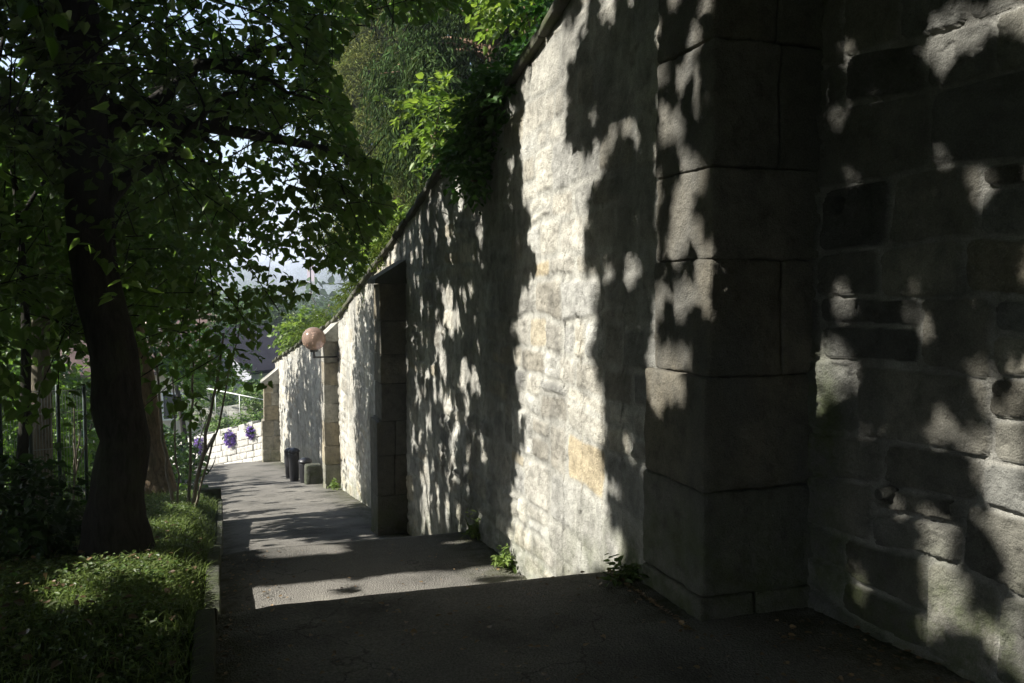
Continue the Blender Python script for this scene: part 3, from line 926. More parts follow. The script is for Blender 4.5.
LINDEN_COL = 1.0
def make_linden():
    base = W(6.93, -.80, -.44)
    t = empty('linden_tree', base, 'big dark linden tree leaning over the kerb, its thick trunk bare at the foot', 'tree')
    tm = MB()
    top = pxy(84, 120, 6.5); hi = pxy(60, -230, 6.6)
    zz = [base + [0, 0, -.25], base + [0, 0, .0], base + [.0, 0, .12], base + [-.01, 0, .3], base + [0.02, 0, .55], pxy(127, 440, 6.35), pxy(118, 400, 6.35), pxy(112, 350, 6.38), pxy(97, 290, 6.4), pxy(90, 230, 6.45), top, (top + hi) / 2, hi]
    rr = [.32, .29, .25, .215, .19, .18, .178, .172, .160, .175, .165, .15, .10]
    # finer rings
    zz = np.array(zz); tt = np.linspace(0, len(zz) - 1, 70)
    pts = np.stack([np.interp(tt, np.arange(len(zz)), zz[:, k]) for k in range(3)], 1); rad = np.interp(tt, np.arange(len(zz)), rr)
    tube(tm, pts, rad, 28, wob=.16, seed=4)
    # root flares
    for k in range(6):
        a = k * 1.05 + .3
        e = base + np.array([math.cos(a) * .36, math.sin(a) * .36, -.16])
        tube(tm, curve(base + np.array([math.cos(a) * .14, math.sin(a) * .14, .30]), e, (0, 0, -.10), 8), np.linspace(.07, .05, 8), 8, wob=.15, seed=k)
    # burl on the side
    for (x, y, r_) in ():
        tube(tm, curve(pxy(x - 14, y + 22, 6.3), pxy(x - 14, y - 22, 6.3), (.06, -.05, 0), 9), np.array([.02, .6, .85, .98, 1, .95, .8, .55, .02]) * r_, 12, wob=.2, seed=9)
    lim = [((88, 215, 6.45), (245, 110, 7.3), .07), ((90, 250, 6.45), (300, 265, 8.2), .05), ((88, 150, 6.5), (330, 40, 8.5), .07), ((86, 100, 6.5), (370, 170, 9.0), .075),
           ((84, 60, 6.5), (240, -60, 5.2), .07), ((88, 180, 6.5), (-60, 120, 7.2), .07), ((92, 260, 6.4), (-20, 300, 5.6), .045), ((95, 275, 6.4), (230, 350, 8.0), .04),
           ((80, -20, 6.5), (340, -160, 7.5), .08), ((80, -60, 6.5), (-140, -200, 6.5), .08), ((75, -100, 6.5), (180, -420, 7.5), .07), ((90, 230, 6.45), (170, 330, 5.4), .04),
           ((86, 90, 6.5), (60, 40, 4.2), .06), ((84, 60, 6.5), (150, 60, 11.0), .07)]
    for a, b, r_ in lim: limb_tree(tm, pxy(*a), pxy(*b), r_)
    tm.build('trunk', M['bark'], t)
    cm = MB(); tw = MB()
    ells = [((-3.0, 7.2, 5.2), (3.6, 4.2, 3.3)), ((-2.2, 8.3, 3.4), (2.0, 2.6, 2.2)), ((-2.6, 7.6, 1.9), (1.4, 2.2, 1.6)), ((-3.9, 6.0, 2.1), (1.2, 1.6, 1.5)), ((-1.9, 9.8, 3.2), (1.6, 2.0, 2.0)), ((-2.4, 6.8, 3.8), (1.8, 2.2, 1.8)), ((-3.4, 5.7, 3.9), (1.5, 1.1, 1.5)), ((-3.9, 5.6, 2.0), (.9, .8, 1.1))]
    def sparse(P):
        x, y, d = project(P)
        th = np.where((x > 140) & (x < 330) & (y > 120) & (y < 285), .31, np.where((x > 190) & (x < 290) & (y < 80), .36, .68))
        n = uniform_noise(P @ np.array([.8, .1, .6]), P @ np.array([-.6, .3, .8]), .42)
        return n < th
    c, d = rand_in_ellipsoids(11500, ells)
    sprays(cm, tw, c, d, 12, .55, .088, [canopy_keep, sun_keep, sparse], tint=(1, 1, 1))
    cm.build('crown', M['linden'], t, smooth_=False)
    tw.build('twig', M['bark'], t)['kind'] = 'stuff'
make_linden()

def crown_tree(name, label, base, top, r0, ells, nsp, nl, slen, lsize, leafm, barkm='bark', keep=(), group=None, cat='tree', limbs=8, **kw):
    t = empty(name, base, label, cat, group)
    tm = MB(); base = np.asarray(base, float); top = np.asarray(top, float)
    p = curve(base - [0, 0, .3], top, rng.normal(size=3) * .08 * (top[2] - base[2]) * np.array([1, 1, 0]), 14)
    tube(tm, p, np.linspace(r0 * 1.25, r0 * .35, 14), 12, wob=.12, seed=int(abs(base[0] * 10)))
    for k in range(limbs):
        e = ells[k % len(ells)]
        d = rng.normal(size=3); d /= np.linalg.norm(d)
        limb_tree(tm, p[int(rng.integers(4, 13))], np.array(e[0]) + d * np.array(e[1]) * .75, r0 * .4, 3, .3 if not keep else .32)
    tm.build('trunk', M[barkm], t)
    cm = MB()
    c, d = rand_in_ellipsoids(nsp, ells, .25)
    sprays(cm, None, c, d, nl, slen, lsize, list(keep) or None, **kw)
    cm.build('crown', M[leafm], t, smooth_=False)
    return t

def only_off(P):
    """hold the neighbours' crowns out of the open view up the wall"""
    return canopy_keep(P)
# neighbouring lindens on the left bank: those beside and behind the camera are unseen, added for shade
def out_of_frame(P):
    x, y, d = project(P); return ~((d > .2) & (x > -25) & (x < 1050) & (y > -25) & (y < 700))
SHADE = [canopy_keep, sun_keep]
NEAR_SHADE = [out_of_frame, canopy_keep, sun_keep]
crown_tree('linden_tree', 'large unseen linden tree added on the bank, its crown shading the near path', W(1.2, -6.2, -.2), W(1.2, -6.0, 8.5), .26,
           [((-5.6, 3.0, 5.2), (3.6, 3.6, 3.6)), ((-3.2, 2.6, 5.6), (2.6, 2.8, 2.0)), ((0.4, 2.6, 7.9), (3.4, 3.4, 1.2)), ((-6.5, 3.2, 3.0), (2.6, 2.8, 2.2))], 21000, 11, .7, .088, 'linden', keep=NEAR_SHADE, group='lindens along the bank')  # the flat high crown over the path is added to block the sky
crown_tree('linden_tree', 'unseen linden tree added behind the viewpoint, its wide crown blocking the sky', W(-3.2, -4.5, .2), W(-3.0, -4.2, 9.0), .25,
           [((-4.5, -1.0, 5.8), (3.6, 3.2, 3.4)), ((-.5, -1.6, 6.2), (3.6, 2.8, 2.0)), ((-7.0, 0.5, 8.5), (3.6, 3.6, 3.6))], 7000, 11, .8, .16, 'linden', keep=NEAR_SHADE, group='lindens along the bank')  # unseen, put in to keep sky light off the near path
crown_tree('linden_tree', 'tall linden tree further left beyond the fence, its crown dark', W(9.0, -7.5, -1.1), W(8.6, -7.2, 8.0), .22,
           [((-8.6, 7.0, 5.6), (3.2, 3.6, 4.0)), ((-7.6, 9.6, 4.6), (2.6, 3.0, 3.0))], 6000, 11, .75, .13, 'linden', keep=SHADE, group='lindens along the bank')

crown_tree('linden_tree', 'linden tree beyond the end of the bank left of the lower path', W(20.0, -6.5, -2.9), W(20, -6.3, 5.5), .2,
           [(tuple(W(20.3, -5.6, 2.6)), (3.4, 3.4, 3.2)), (tuple(W(23.5, -5.0, 1.2)), (2.6, 2.6, 2.6))], 5200, 10, .75, .14, 'linden', keep=SHADE, group='lindens along the bank', limbs=6)
crown_tree('added_beech_tree', 'unseen beech tree added on the hillside to block the sky above the near wall bay', W(0.5, 6.5, 5.6), W(.6, 6.3, 12.0), .25,  # unseen, added to cut the sky light from the right
           [(tuple(W(.8, 5.2, 8.2)), (2.8, 4.2, 2.6)), (tuple(W(-4.0, 5.5, 8.0)), (3.2, 3.6, 2.6))], 5500, 10, .8, .17, 'linden', keep=NEAR_SHADE, limbs=6)
crown_tree('added_beech_tree', 'tall unseen beech tree added on the hillside, its crown darkening the near path', W(3.0, 9.0, 5.8), W(2.0, 4.5, 9.2), .25,  # unseen, added as a dense lid that darkens the near path
           [(tuple(W(1.2, 1.6, 8.6)), (4.4, 4.4, 1.3)), (tuple(W(2.5, 5.0, 9.0)), (3.5, 3.5, 1.6))], 9000, 10, .9, .18, 'linden', keep=NEAR_SHADE, limbs=6)
crown_tree('added_beech_tree', 'unseen beech tree added far behind the viewpoint to close off the sky light', W(-9.0, -1.5, .4), W(-9.0, -1.0, 9.0), .25,  # unseen, added to darken the near ground and the first buttress end
           [(tuple(W(-8.0, .0, 5.5)), (5.5, 3.0, 5.5)), (tuple(W(-5.5, 1.2, 2.4)), (3.6, 1.4, 2.6)), (tuple(W(-2.5, 1.0, 6.0)), (3.4, 3.2, 1.5))], 16000, 10, .9, .2, 'linden', keep=NEAR_SHADE, limbs=6)

# ------------------------------------------------------------------ trees and shrubs on the hillside above the wall
def hang_tree(name, label, base, top, r0, layers, nsp, nl, slen, lsize, leafm, barkm, rad, width=.2, tint=(1, 1, 1), hang=.8, z0=.15, limbs=26, sparse=None, colvar=.35):
    """a conifer: tiers of drooping boughs round a straight stem"""
    t = empty(name, base, label, 'tree')
    base = np.asarray(base, float); top = np.asarray(top, float); H = top[2] - base[2]
    tm = MB(); p = curve(base - [0, 0, .4], top, (0.1, 0, 0), 12); tube(tm, p, np.linspace(r0, r0 * .15, 12), 10, wob=.1, seed=2)
    cm = MB(); cs = []; ds = []
    for k in range(limbs * layers // 4):
        f = z0 + (1 - z0) * rng.random() ** .9
        a = rng.uniform(0, 2 * np.pi); R = rad * (1.05 - f) ** .6 * rng.uniform(.55, 1.1)
        o = base + (top - base) * f
        e = o + np.array([math.cos(a) * R, math.sin(a) * R, R * rng.uniform(-.25, .25)])
        lp = curve(o, e, (0, 0, .12 * R), 6); tube(tm, lp, np.linspace(r0 * .22, .008, 6), 4, cap=False)
        m = max(2, int(nsp / (limbs * layers // 4)))
        tt = rng.random(m) ** .6
        cc = np.stack([np.interp(tt, np.linspace(0, 1, 6), lp[:, j]) for j in range(3)], 1) + rng.normal(size=(m, 3)) * np.array([.05, .05, .06]) * rad
        cs.append(cc); dd = np.tile((e - o) / (np.linalg.norm(e - o) + 1e-6), (m, 1)) + rng.normal(size=(m, 3)) * .5; ds.append(dd)
    c = np.concatenate(cs); d = np.concatenate(ds)
    sprays(cm, None, c, d, nl, slen, lsize, [sparse] if sparse else None, width=width, tint=tint, hang=hang, droop=.6, tilt=1.0, spread=.12, colvar=colvar)
    tm.build('trunk', M[barkm], t); cm.build('crown', M[leafm], t, smooth_=False)
    return t

hang_tree('conifer_tree', 'dark drooping conifer with a reddish trunk above the middle of the wall', W(15.5, 4.9, 1.9), W(15.6, 4.8, 13.5), .2, 26, 12500, 12, .6, .12, 'needle', 'bark_pine', 2.7, .3)
hang_tree('conifer_tree', 'wispy olive conifer with pale needles behind the dark drooping one', W(24.5, 5.0, .6), W(24.3, 4.6, 12.4), .2, 20, 10500, 12, .8, .14, 'olive', 'bark_tan', 3.3, .2, hang=.25)
hang_tree('conifer_tree', 'dark conifer highest on the slope above the pale wall patch', W(13.0, 8.2, 2.9), W(13.2, 8.2, 14.5), .22, 26, 10500, 12, .7, .14, 'needle', 'bark_pine', 3.2, .3)
hang_tree('conifer_tree', 'small olive conifer standing low behind the far coping', W(18.5, 4.1, 1.0), W(18.6, 4.1, 5.8), .12, 16, 2600, 11, .5, .10, 'olive', 'bark_tan', 1.5, .2, tint=(.8, .9, .8), hang=.4)

def bush(name, label, base, ells, nsp, nl, slen, lsize, leafm, cat='shrub', keep=None, group=None, stems=5, stem_r=.018, barkm='bark_tan', **kw):
    t = empty(name, base, label, cat, group)
    base = np.asarray(base, float)
    tm = MB()
    for k in range(stems):
        e = ells[k % len(ells)]
        d = rng.normal(size=3); d /= np.linalg.norm(d)
        tube(tm, curve(base + rng.normal(size=3) * np.array([.06, .06, 0]) - [0, 0, .1], np.array(e[0]) + d * np.array(e[1]) * .4, rng.normal(size=3) * .1, 8), np.linspace(stem_r, stem_r * .3, 8), 6)
    tm.build('stem', M[barkm], t)
    cm = MB(); c, d = rand_in_ellipsoids(nsp, ells, .2)
    sprays(cm, None, c, d, nl, slen, lsize, keep, **kw)
    cm.build('foliage', M[leafm], t, smooth_=False)
    return t

def E_(s, w, z, r): return (tuple(W(s, w, z)), r)
bush('maple_sapling', 'bright green young maple leaning over the coping below the conifers', W(11.4, 3.1, 2.2), [E_(11.6, 2.9, 4.0, (.5, .55, .45)), E_(11.0, 3.1, 3.5, (.45, .5, .45))], 120, 9, .4, .10, 'lime', 'tree', stem_r=.03)
bush('maple_sapling', 'low yellow-green maple sapling just above the shaded wall bay', W(13.6, 2.8, 1.7), [E_(13.8, 2.7, 2.75, (.5, .6, .4)), E_(14.8, 2.7, 2.45, (.4, .5, .3))], 130, 9, .36, .095, 'lime', 'tree', stem_r=.025)
bush('maple_sapling', 'tall bright maple sapling at the top edge against dark conifers', W(11.0, 4.4, 2.7), [E_(11.0, 4.0, 5.6, (.6, .6, .6))], 130, 9, .42, .11, 'lime', 'tree', stem_r=.03)
bush('overhanging_shrub', 'dense dark green shrub hanging over the coping onto the pale wall', W(7.3, 2.62, 3.0),
     [E_(6.95, 2.25, 3.08, (.30, .32, .34)), E_(7.3, 2.22, 2.86, (.26, .3, .30)), E_(6.7, 2.3, 3.25, (.26, .28, .22)), E_(7.0, 2.06, 2.60, (.12, .2, .18))], 430, 9, .22, .06, 'dark_leaf', tint=(1.6, 1.9, 1.2))
bush('leafy_shrub', 'mid green shrub behind the coping at the high end of the wall', W(7.2, 3.6, 3.4), [E_(7.0, 3.5, 4.1, (.7, .6, .6)), E_(8.6, 3.7, 4.5, (.6, .6, .6))], 380, 9, .34, .075, 'dark_leaf', tint=(1.2, 1.5, 1))
bush('leafy_shrub', 'green shrub under the conifers behind the wall coping', W(9.6, 3.3, 2.9), [E_(9.6, 3.1, 3.1, (.6, .6, .5)), E_(8.6, 3.0, 3.2, (.4, .4, .4))], 220, 9, .32, .075, 'dark_leaf', tint=(1.3, 1.6, 1))
bush('dry_shrub', 'olive bristly shrub on top of the far wall by the shaded buttress', W(14.5, 2.6, 1.6), [E_(14.2, 2.55, 1.9, (.45, .5, .4)), E_(16.5, 2.55, 1.45, (.4, .6, .35)), E_(12.4, 2.5, 2.2, (.4, .5, .3))], 520, 10, .26, .07, 'olive', width=.3, tint=(.8, .95, .7))
bush('dry_shrub', 'small tuft of dry growth on the far wall above the lamp', W(19.5, 2.5, .8), [E_(19.6, 2.4, .9, (.4, .5, .3)), E_(22.5, 2.2, .45, (.4, .5, .3))], 240, 10, .26, .08, 'olive', width=.3, tint=(.8, 1, .7))
bush('leafy_shrub', 'bright green bush rising over the far end of the wall', W(31.5, 3.2, -2.8), [E_(31.5, 3.0, .0, (1.0, 1.0, .75))], 300, 9, .5, .16, 'lime', tint=(.9, .9, .9))

# ------------------------------------------------------------------ left bank: ground cover, saplings, fence, shrubs
def ground_cover():
    mb = MB()
    n = 80000
    u = rng.random(n)
    s = 1.5 + 12.0 * u ** 1.25
    a = .03 + 5.6 * rng.random(n) ** 1.15
    w = W_K - .13 - a
    dens = fbm(s * 1.6, w * 1.6, 51, 3)
    k = dens > .30 + .2 * rng.random(n)
    s, w = s[k], w[k]; n = len(s)
    h = (.02 + .09 * rng.random(n) ** 1.5) * (.4 + .8 * fbm(s * .9, w * .9, 52, 2)) * smooth(-.02, .25, -(w - W_K) - .1)
    P = W(s, w, z_bank(s, w) + h)
    az = rng.uniform(0, 2 * np.pi, n)
    A = np.stack([np.cos(az), np.sin(az), rng.uniform(-.3, .6, n)], 1)
    Nn = np.array([0, 0, 1.0]) + rng.normal(size=(n, 3)) * .45
    col = rng.uniform(.6, 1.35, (n, 1)) * np.array([1, 1, 1]) * (1 + rng.uniform(-.15, .2, (n, 1)) * np.array([1, .1, 0]))
    leaves(mb, P, A, Nn, rng.uniform(.014, .036, n), col, .75)
    # grass blades among the leaves
    n = 75000
    s = 1.5 + 12 * rng.random(n) ** 1.25; w = W_K - .10 - 5.2 * rng.random(n) ** 1.2
    b = W(s, w, z_bank(s, w) - .01); hh = rng.uniform(.03, .12, n)[:, None] * (.5 + fbm(s, w, 53, 2))[:, None]
    az = rng.uniform(0, 2 * np.pi, n); d = np.stack([np.cos(az), np.sin(az), 0 * az], 1); sd = np.stack([-np.sin(az), np.cos(az), 0 * az], 1) * .0035
    m = b + d * hh * .25 + np.array([0, 0, 1]) * hh * .65; e = b + d * hh * .8 + np.array([0, 0, 1]) * hh * .85
    V = np.stack([b - sd, b + sd, m + sd * .8, m - sd * .8, e + sd * .2, e - sd * .2], 1)
    i = np.arange(n)[:, None] * 6
    mb.add(V.reshape(-1, 3), np.concatenate([i + [0, 1, 2, 3], i + [3, 2, 4, 5]], 1).reshape(-1, 4), np.repeat(rng.uniform(.7, 1.5, (n, 1)) * np.array([1.05, 1.0, .8]), 6, 0))
    o = mb.build('ground_cover', M['ground_leaf'], smooth_=False)
    tag(o, 'low green ground cover and grass on the bank beside the kerb', 'ground cover', kind='stuff')
ground_cover()

def sapling():
    b = pxy(186, 512, 10.6)
    s, w, z = SWZ(b); b = W(s, w, float(z_bank(s, w)))
    t = empty('sapling', b, 'slender multi-stemmed sapling with pale stems behind the linden trunk', 'tree')
    for x0, x1, y1, r_ in ((176, 160, 395, .032), (188, 215, 380, .036), (183, 192, 400, .03), (192, 228, 372, .022), (180, 174, 410, .02)):
        m = MB(); e = pxy(x1, y1, 10.7)
        p0 = b + np.array([(x0 - 184) / F_PX * 10.6, rng.uniform(-.12, .12), -.12])
        tube(m, curve(p0, e + (e - p0) * .35, (rng.uniform(-.05, .05), 0, 0), 12, .012), np.linspace(r_, r_ * .5, 12) * .75, 8, wob=.12, seed=3)
        m.build('stem', M['bark_pale'], t)
    cm = MB()
    c, d = rand_in_ellipsoids(420, [((-4.1, 10.4, 1.9), (1.1, 1.0, .9)), ((-3.7, 10.9, 1.0), (.8, .8, .55))])
    sprays(cm, None, c, d, 9, .4, .085, [canopy_keep, sun_keep], tint=(1, 1.05, .95))
    cm.build('crown', M['linden'], t, smooth_=False)
sapling()

def on_bank(x, y, d):
    s, w, z = SWZ(pxy(x, y, d)); return W(s, w, float(z_ground(s, w)))

# stout tan trunk, half behind the linden
def old_trunk():
    b = on_bank(152, 492, 12.2)
    t = empty('old_tree', b, 'stout tan tree trunk with a flared foot behind the linden', 'tree')
    m = MB(); e = b + np.array([-.5, .3, 3.2])
    tube(m, curve(b - [0, 0, .2], e, (.05, 0, 0), 16), np.interp(np.linspace(0, 1, 16), [0, .12, .3, 1], [.40, .30, .24, .18]), 18, wob=.22, seed=8)
    tube(m, curve(b + [.32, -.1, -.15], b + [.06, 0, .5], (0, 0, .06), 8), np.linspace(.13, .08, 8), 10, wob=.2, seed=2)
    m.build('trunk', M['bark_tan'], t)
    cm = MB(); c, d = rand_in_ellipsoids(900, [(tuple(e + [0, 0, .9]), (1.6, 1.5, 1.3))])
    sprays(cm, None, c, d, 10, .5, .1, [canopy_keep], tint=(1, 1.1, .9)); cm.build('crown', M['linden'], t, smooth_=False)
old_trunk()

# thin dark trunk near the left edge
crown_tree('young_tree', 'thin dark straight trunk in the shade at the left edge by the fence', on_bank(8, 520, 8.4), on_bank(8, 520, 8.4) + np.array([.05, .1, 4.2]), .055,
           [(tuple(on_bank(8, 520, 8.4) + np.array([.2, .4, 4.2])), (1.5, 1.4, 1.2))], 700, 10, .45, .1, 'linden', keep=[canopy_keep, sun_keep], limbs=3)

def fence():
    a = on_bank(88, 523, 9.2); b = on_bank(-60, 534, 8.0)
    t = empty('garden_fence', (a + b) / 2, 'green metal garden fence with slim posts and wire behind the linden', 'fence')
    n = 6
    d = (b - a); L = np.linalg.norm(d[:2]); dx = d / np.linalg.norm(d)
    for k in range(n):
        p = a + d * (k / (n - 1))
        m = MB(); tube(m, [p - [0, 0, .2], p + [0, 0, 1.55], p + [0, 0, 1.56]], [.02, .02, .01], 10); m.build('post', M['green_metal'], t)
    m = MB()
    for h in (.12, .5, .88, 1.26, 1.5):
        tube(m, curve(a + [0, 0, h], b + [0, 0, h], (0, 0, -.015), 12), .0045, 5)
    for k in range(46):
        p = a + d * (k + .5) / 46; tube(m, [p + [0, 0, .1], p + [0, 0, 1.5]], .0035, 4, cap=False)
    m.build('wire_mesh', M['wire'], t)
fence()

# pale forked stem against the fence, and the old board at its foot
def pale_stem():
    b = on_bank(70, 520, 8.7)
    t = empty('bare_sapling', b, 'thin bare pale forked stem in front of the green fence', 'tree')
    m = MB()
    j = b + np.array([.06, 0, .55])
    tube(m, curve(b - [0, 0, .1], j, (.01, 0, 0), 8, .004), np.linspace(.016, .012, 8), 7)
    for q in ((.14, .0, 1.15), (.05, .05, 1.3), (.22, -.03, 1.0)):
        tube(m, curve(j, b + np.array(q), (.01, 0, .02), 8, .006), np.linspace(.010, .005, 8), 6)
    m.build('stem', M['bark_pale'], t)
pale_stem()
mb = MB()
pa, pb = on_bank(58, 527, 8.4), on_bank(84, 521, 8.5)
def bm(v):
    u = (pb - pa); L = np.linalg.norm(u[:2]); u = u / np.linalg.norm(u); n_ = np.cross(u, [0, 0, 1.0])
    return pa + v[:, :1] * u * L + v[:, 1:2] * n_ + v[:, 2:3] * np.array([0, 0, 1.0]) + v[:, :1] * np.array([0, 0, .06])
box(mb, (0, -.02, -.02), (1.2, .02, .12), (1, 1, 1), bm)
tag(mb.build('edging_board', M['wood'], smooth_=False), 'pale weathered board lying in the bank by the fence', 'board')
# grey ivied stump column between fence posts
crown_tree('old_tree', 'grey ragged tree trunk behind the green fence', on_bank(40, 518, 10.4), on_bank(40, 518, 10.4) + np.array([.1, .2, 3.6]), .16,
           [(tuple(on_bank(40, 518, 10.4) + np.array([.1, .5, 3.6])), (1.7, 1.5, 1.3))], 900, 10, .5, .11, 'linden', 'bark_pale', keep=[canopy_keep], limbs=4)

bush('dark_shrub', 'dark leafy shrub in the shade at the left edge of the bank', on_bank(10, 545, 6.4), [(tuple(on_bank(5, 545, 6.4) + np.array([-.2, 0, .35])), (.75, .6, .5)), (tuple(on_bank(40, 540, 6.9) + np.array([0, .1, .15])), (.3, .3, .2))], 380, 9, .3, .07, 'dark_leaf', keep=[sun_keep])
def low_only(P):
    x, y, d = project(P); return (y > 262 + 30 * vnoise(x / 30, x * 0, 8)) & ~((x > 205) & (y > 385)) & ~((x > 262) & (x < 420))
HB = [(-20, 430, 12, 1.4, 1.8), (60, 430, 13.5, 1.6, 1.8), (120, 440, 15, 1.6, 1.7), (20, 380, 17, 2.4, 2.4), (150, 380, 18, 1.6, 1.7), (195, 405, 22, 1.5, 1.3), (90, 345, 22, 2.8, 2.2), (-30, 320, 20, 3.0, 3.2), (185, 350, 27, 2.2, 1.7)]
HL = ['leafy hedge shrub behind the fence at the far left edge', 'leafy hedge shrub behind the fence posts beside the linden', 'rounded green shrub just behind the linden trunk', 'broad green shrub beyond the hedge at the left',
      'green shrub between the linden and the sapling stems', 'green shrub at the end of the bank before the flowered wall', 'tall garden tree crown behind the linden trunk', 'tall garden tree crown beyond the fence at the left edge', 'garden tree behind the sapling, before the houses']
for (x, y, d, r, h), lb in zip(HB, HL):
    c = pxy(x, y, d); s, w, z = SWZ(c); g = W(s, w, float(z_ground(s, w)))
    hz = max((c[2] - g[2]), h)
    big = 'tree' in lb
    bush('garden_tree' if big else 'hedge_shrub', lb, g, [(tuple(c), (r, r * .8, h)), (tuple((c + g) / 2 + np.array([r * .4, 0, 0])), (r * .8, r * .7, hz * .55))], 900 if big else 620, 10, .5 if not big else .8, .10 if not big else .16,
         'linden' if rng.random() < .6 else 'dark_leaf', 'tree' if big else 'shrub', keep=[low_only, sun_keep], stems=2, stem_r=.03 if not big else .12, barkm='bark', tint=(1, 1.1, .9))

# weeds at the foot of the wall
def weed(label, s, w, h, n, tint=(1, 1, 1)):
    b = W(s, w, float(z_path(s)))
    t = MB()
    c = b + rng.normal(size=(n, 3)) * np.array([.022, .022, 0]) + np.stack([0 * rng.random(n), 0 * rng.random(n), rng.random(n) * h], 1)
    d = rng.normal(size=(n, 3)); d[:, 2] = abs(d[:, 2]) + .6
    sprays(t, None, c, d / np.linalg.norm(d, axis=1)[:, None], 6, .14, .045, None, tint=tint, width=.6)
    for k in range(5):
        tube(t, curve(b - [0, 0, .02], b + rng.normal(size=3) * np.array([.06, .06, 0]) + [0, 0, h], (0, 0, 0), 5), .003, 4, (.9, 1, .7))
    tag(t.build('weed', M['ground_leaf'], smooth_=False), label, 'plant', 'weeds along the wall foot')
weed('taller green weed at the wall foot below the shaded bay', 6.35, 2.14, .11, 24, (1.4, 1.4, 1.1))
weed('small tuft of weed at the wall foot behind the taller one', 7.3, 2.14, .16, 24, (1.5, 1.4, 1.2))
weed('mossy tuft of weed where the nearest buttress meets the pale wall', 4.13, 2.09, .05, 26)
weed('tuft of weed at the foot of the lamp buttress', 16.9, 2.05, .16, 26, (1.5, 1.5, 1.1))

# leaf litter on the near path
mb = MB(); n = 420
s = rng.uniform(2.0, 4.3, n); w = np.where(rng.random(n) < .6, w_wall(np.full(n, 3.0)) - abs(rng.normal(size=n)) * .35, rng.uniform(.0, 2.6, n))
w = np.where((s > 3.35), np.minimum(w, 2.05), w)
P = W(s, w, z_path(s) + .012); az = rng.uniform(0, 6.28, n)
leaves(mb, P, np.stack([np.cos(az), np.sin(az), rng.uniform(-.1, .25, n)], 1), np.array([0, 0, 1.0]) + rng.normal(size=(n, 3)) * .3, rng.uniform(.012, .034, n), rng.uniform(.5, 1.5, (n, 1)) * np.ones(3))
n = 700
s = rng.uniform(2.2, 9, n); w = np.where(rng.random(n) < .55, W_K + abs(rng.normal(size=n)) * .25, rng.uniform(0, 2.1, n))
z = np.where(s < 4.4, z_path(s), np.where((s > 5.4) & (s < 7.5), z_path(s), -9)) + .014
az = rng.uniform(0, 6.28, n); P = W(s, w, z)
leaves(mb, P, np.stack([np.cos(az), np.sin(az), rng.uniform(-.1, .25, n)], 1), np.array([0, 0, 1.0]) + rng.normal(size=(n, 3)) * .3, rng.uniform(.01, .03, n), rng.uniform(.5, 1.6, (n, 1)) * np.ones(3))
n = 650
s = rng.uniform(1.8, 9, n); w = W_K - .15 - abs(rng.normal(size=n)) * 1.8; az = rng.uniform(0, 6.28, n)
P = W(s, w, z_bank(s, w) + rng.uniform(.03, .11, n))
leaves(mb, P, np.stack([np.cos(az), np.sin(az), rng.uniform(-.2, .4, n)], 1), np.array([0, 0, 1.0]) + rng.normal(size=(n, 3)) * .4, rng.uniform(.02, .05, n), rng.uniform(.3, 1.1, (n, 1)) * np.ones(3))
tag(mb.build('leaf_litter', M['litter'], smooth_=False), 'dry leaf litter scattered over the path edges and the bank', 'leaf litter', kind='stuff')

# ------------------------------------------------------------------ lamp, bins
def sphere(mb, c, r, nu=28, nv=16, sz=1.0):
    u = np.linspace(0, 2 * np.pi, nu, endpoint=False); v = np.linspace(.12, np.pi - .06, nv)
    V = np.stack([np.sin(v)[:, None] * np.cos(u), np.sin(v)[:, None] * np.sin(u), np.cos(v)[:, None] * np.ones(nu)], -1) * r * np.array([1, 1, sz]) + c
    i = np.arange(nv)[:, None] * nu + np.arange(nu)[None]; nx = np.roll(i, -1, 1)
    mb.add(V.reshape(-1, 3), np.stack([i[:-1], i[1:], nx[1:], nx[:-1]], -1).reshape(-1, 4))
    mb.v.append(np.zeros((0, 3))); mb.c.append(np.zeros((0, 3))); mb.f.append(np.array([i[0]]) + mb.n - nu * nv)
    mb.v.append(np.zeros((0, 3))); mb.c.append(np.zeros((0, 3))); mb.f.append(np.array([i[-1][::-1]]) + mb.n - nu * nv)

def globe_mat():
    m, nt, b, out = new_mat('smoked_globe')
    b.inputs['Base Color'].default_value = (.25, .185, .15, 1); b.inputs['Roughness'].default_value = .22
    b.inputs['Transmission Weight'].default_value = .55; b.inputs['IOR'].default_value = 1.2
    n1 = noise(nt, geo_pos(nt), 9, 5, .6)
    nt.links.new(mix(nt, 1.0, (.38, .27, .215), ramp(nt, n1, [(.3, .8), (.7, 1.1)]), 'MULTIPLY'), b.inputs['Base Color'])
    return m
M['globe'] = globe_mat()
def lamp():
    wallp = W(17.1, 2.2, .70)
    gx = pxy(316, 340, 16.35)
    gs, gw, gz = SWZ(gx)
    arm_z = gz - .37
    t = empty('globe_lamp', W(17.1, 2.2, arm_z), 'brown globe wall lamp on a thin bracket by the far buttress', 'lamp')
    m = MB(); tube(m, [W(17.12, 2.24, arm_z), W(17.12, gw, arm_z), W(17.12, gw - .02, arm_z)], .018, 8)
    tube(m, [W(17.12, gw, arm_z), W(17.12, gw, gz - .22)], .022, 8)
    box(m, (17.06, 2.17, arm_z - .09), (17.18, 2.20, arm_z + .09), (1, 1, 1), MW)
    m.build('bracket', M['black_metal'], t)
    m = MB(); c = W(17.12, gw, gz)
    tube(m, [c - [0, 0, .26], c - [0, 0, .19]], [.075, .085], 16); m.build('collar', M['black_metal'], t)
    m = MB(); sphere(m, c, .235); m.build('globe', M['globe'], t)
    m = MB(); tube(m, [c - [0, 0, .18], c - [0, 0, .02], c + [0, 0, .1]], [.035, .04, .03], 12); m.build('bulb', M['white_paint'], t)
lamp()

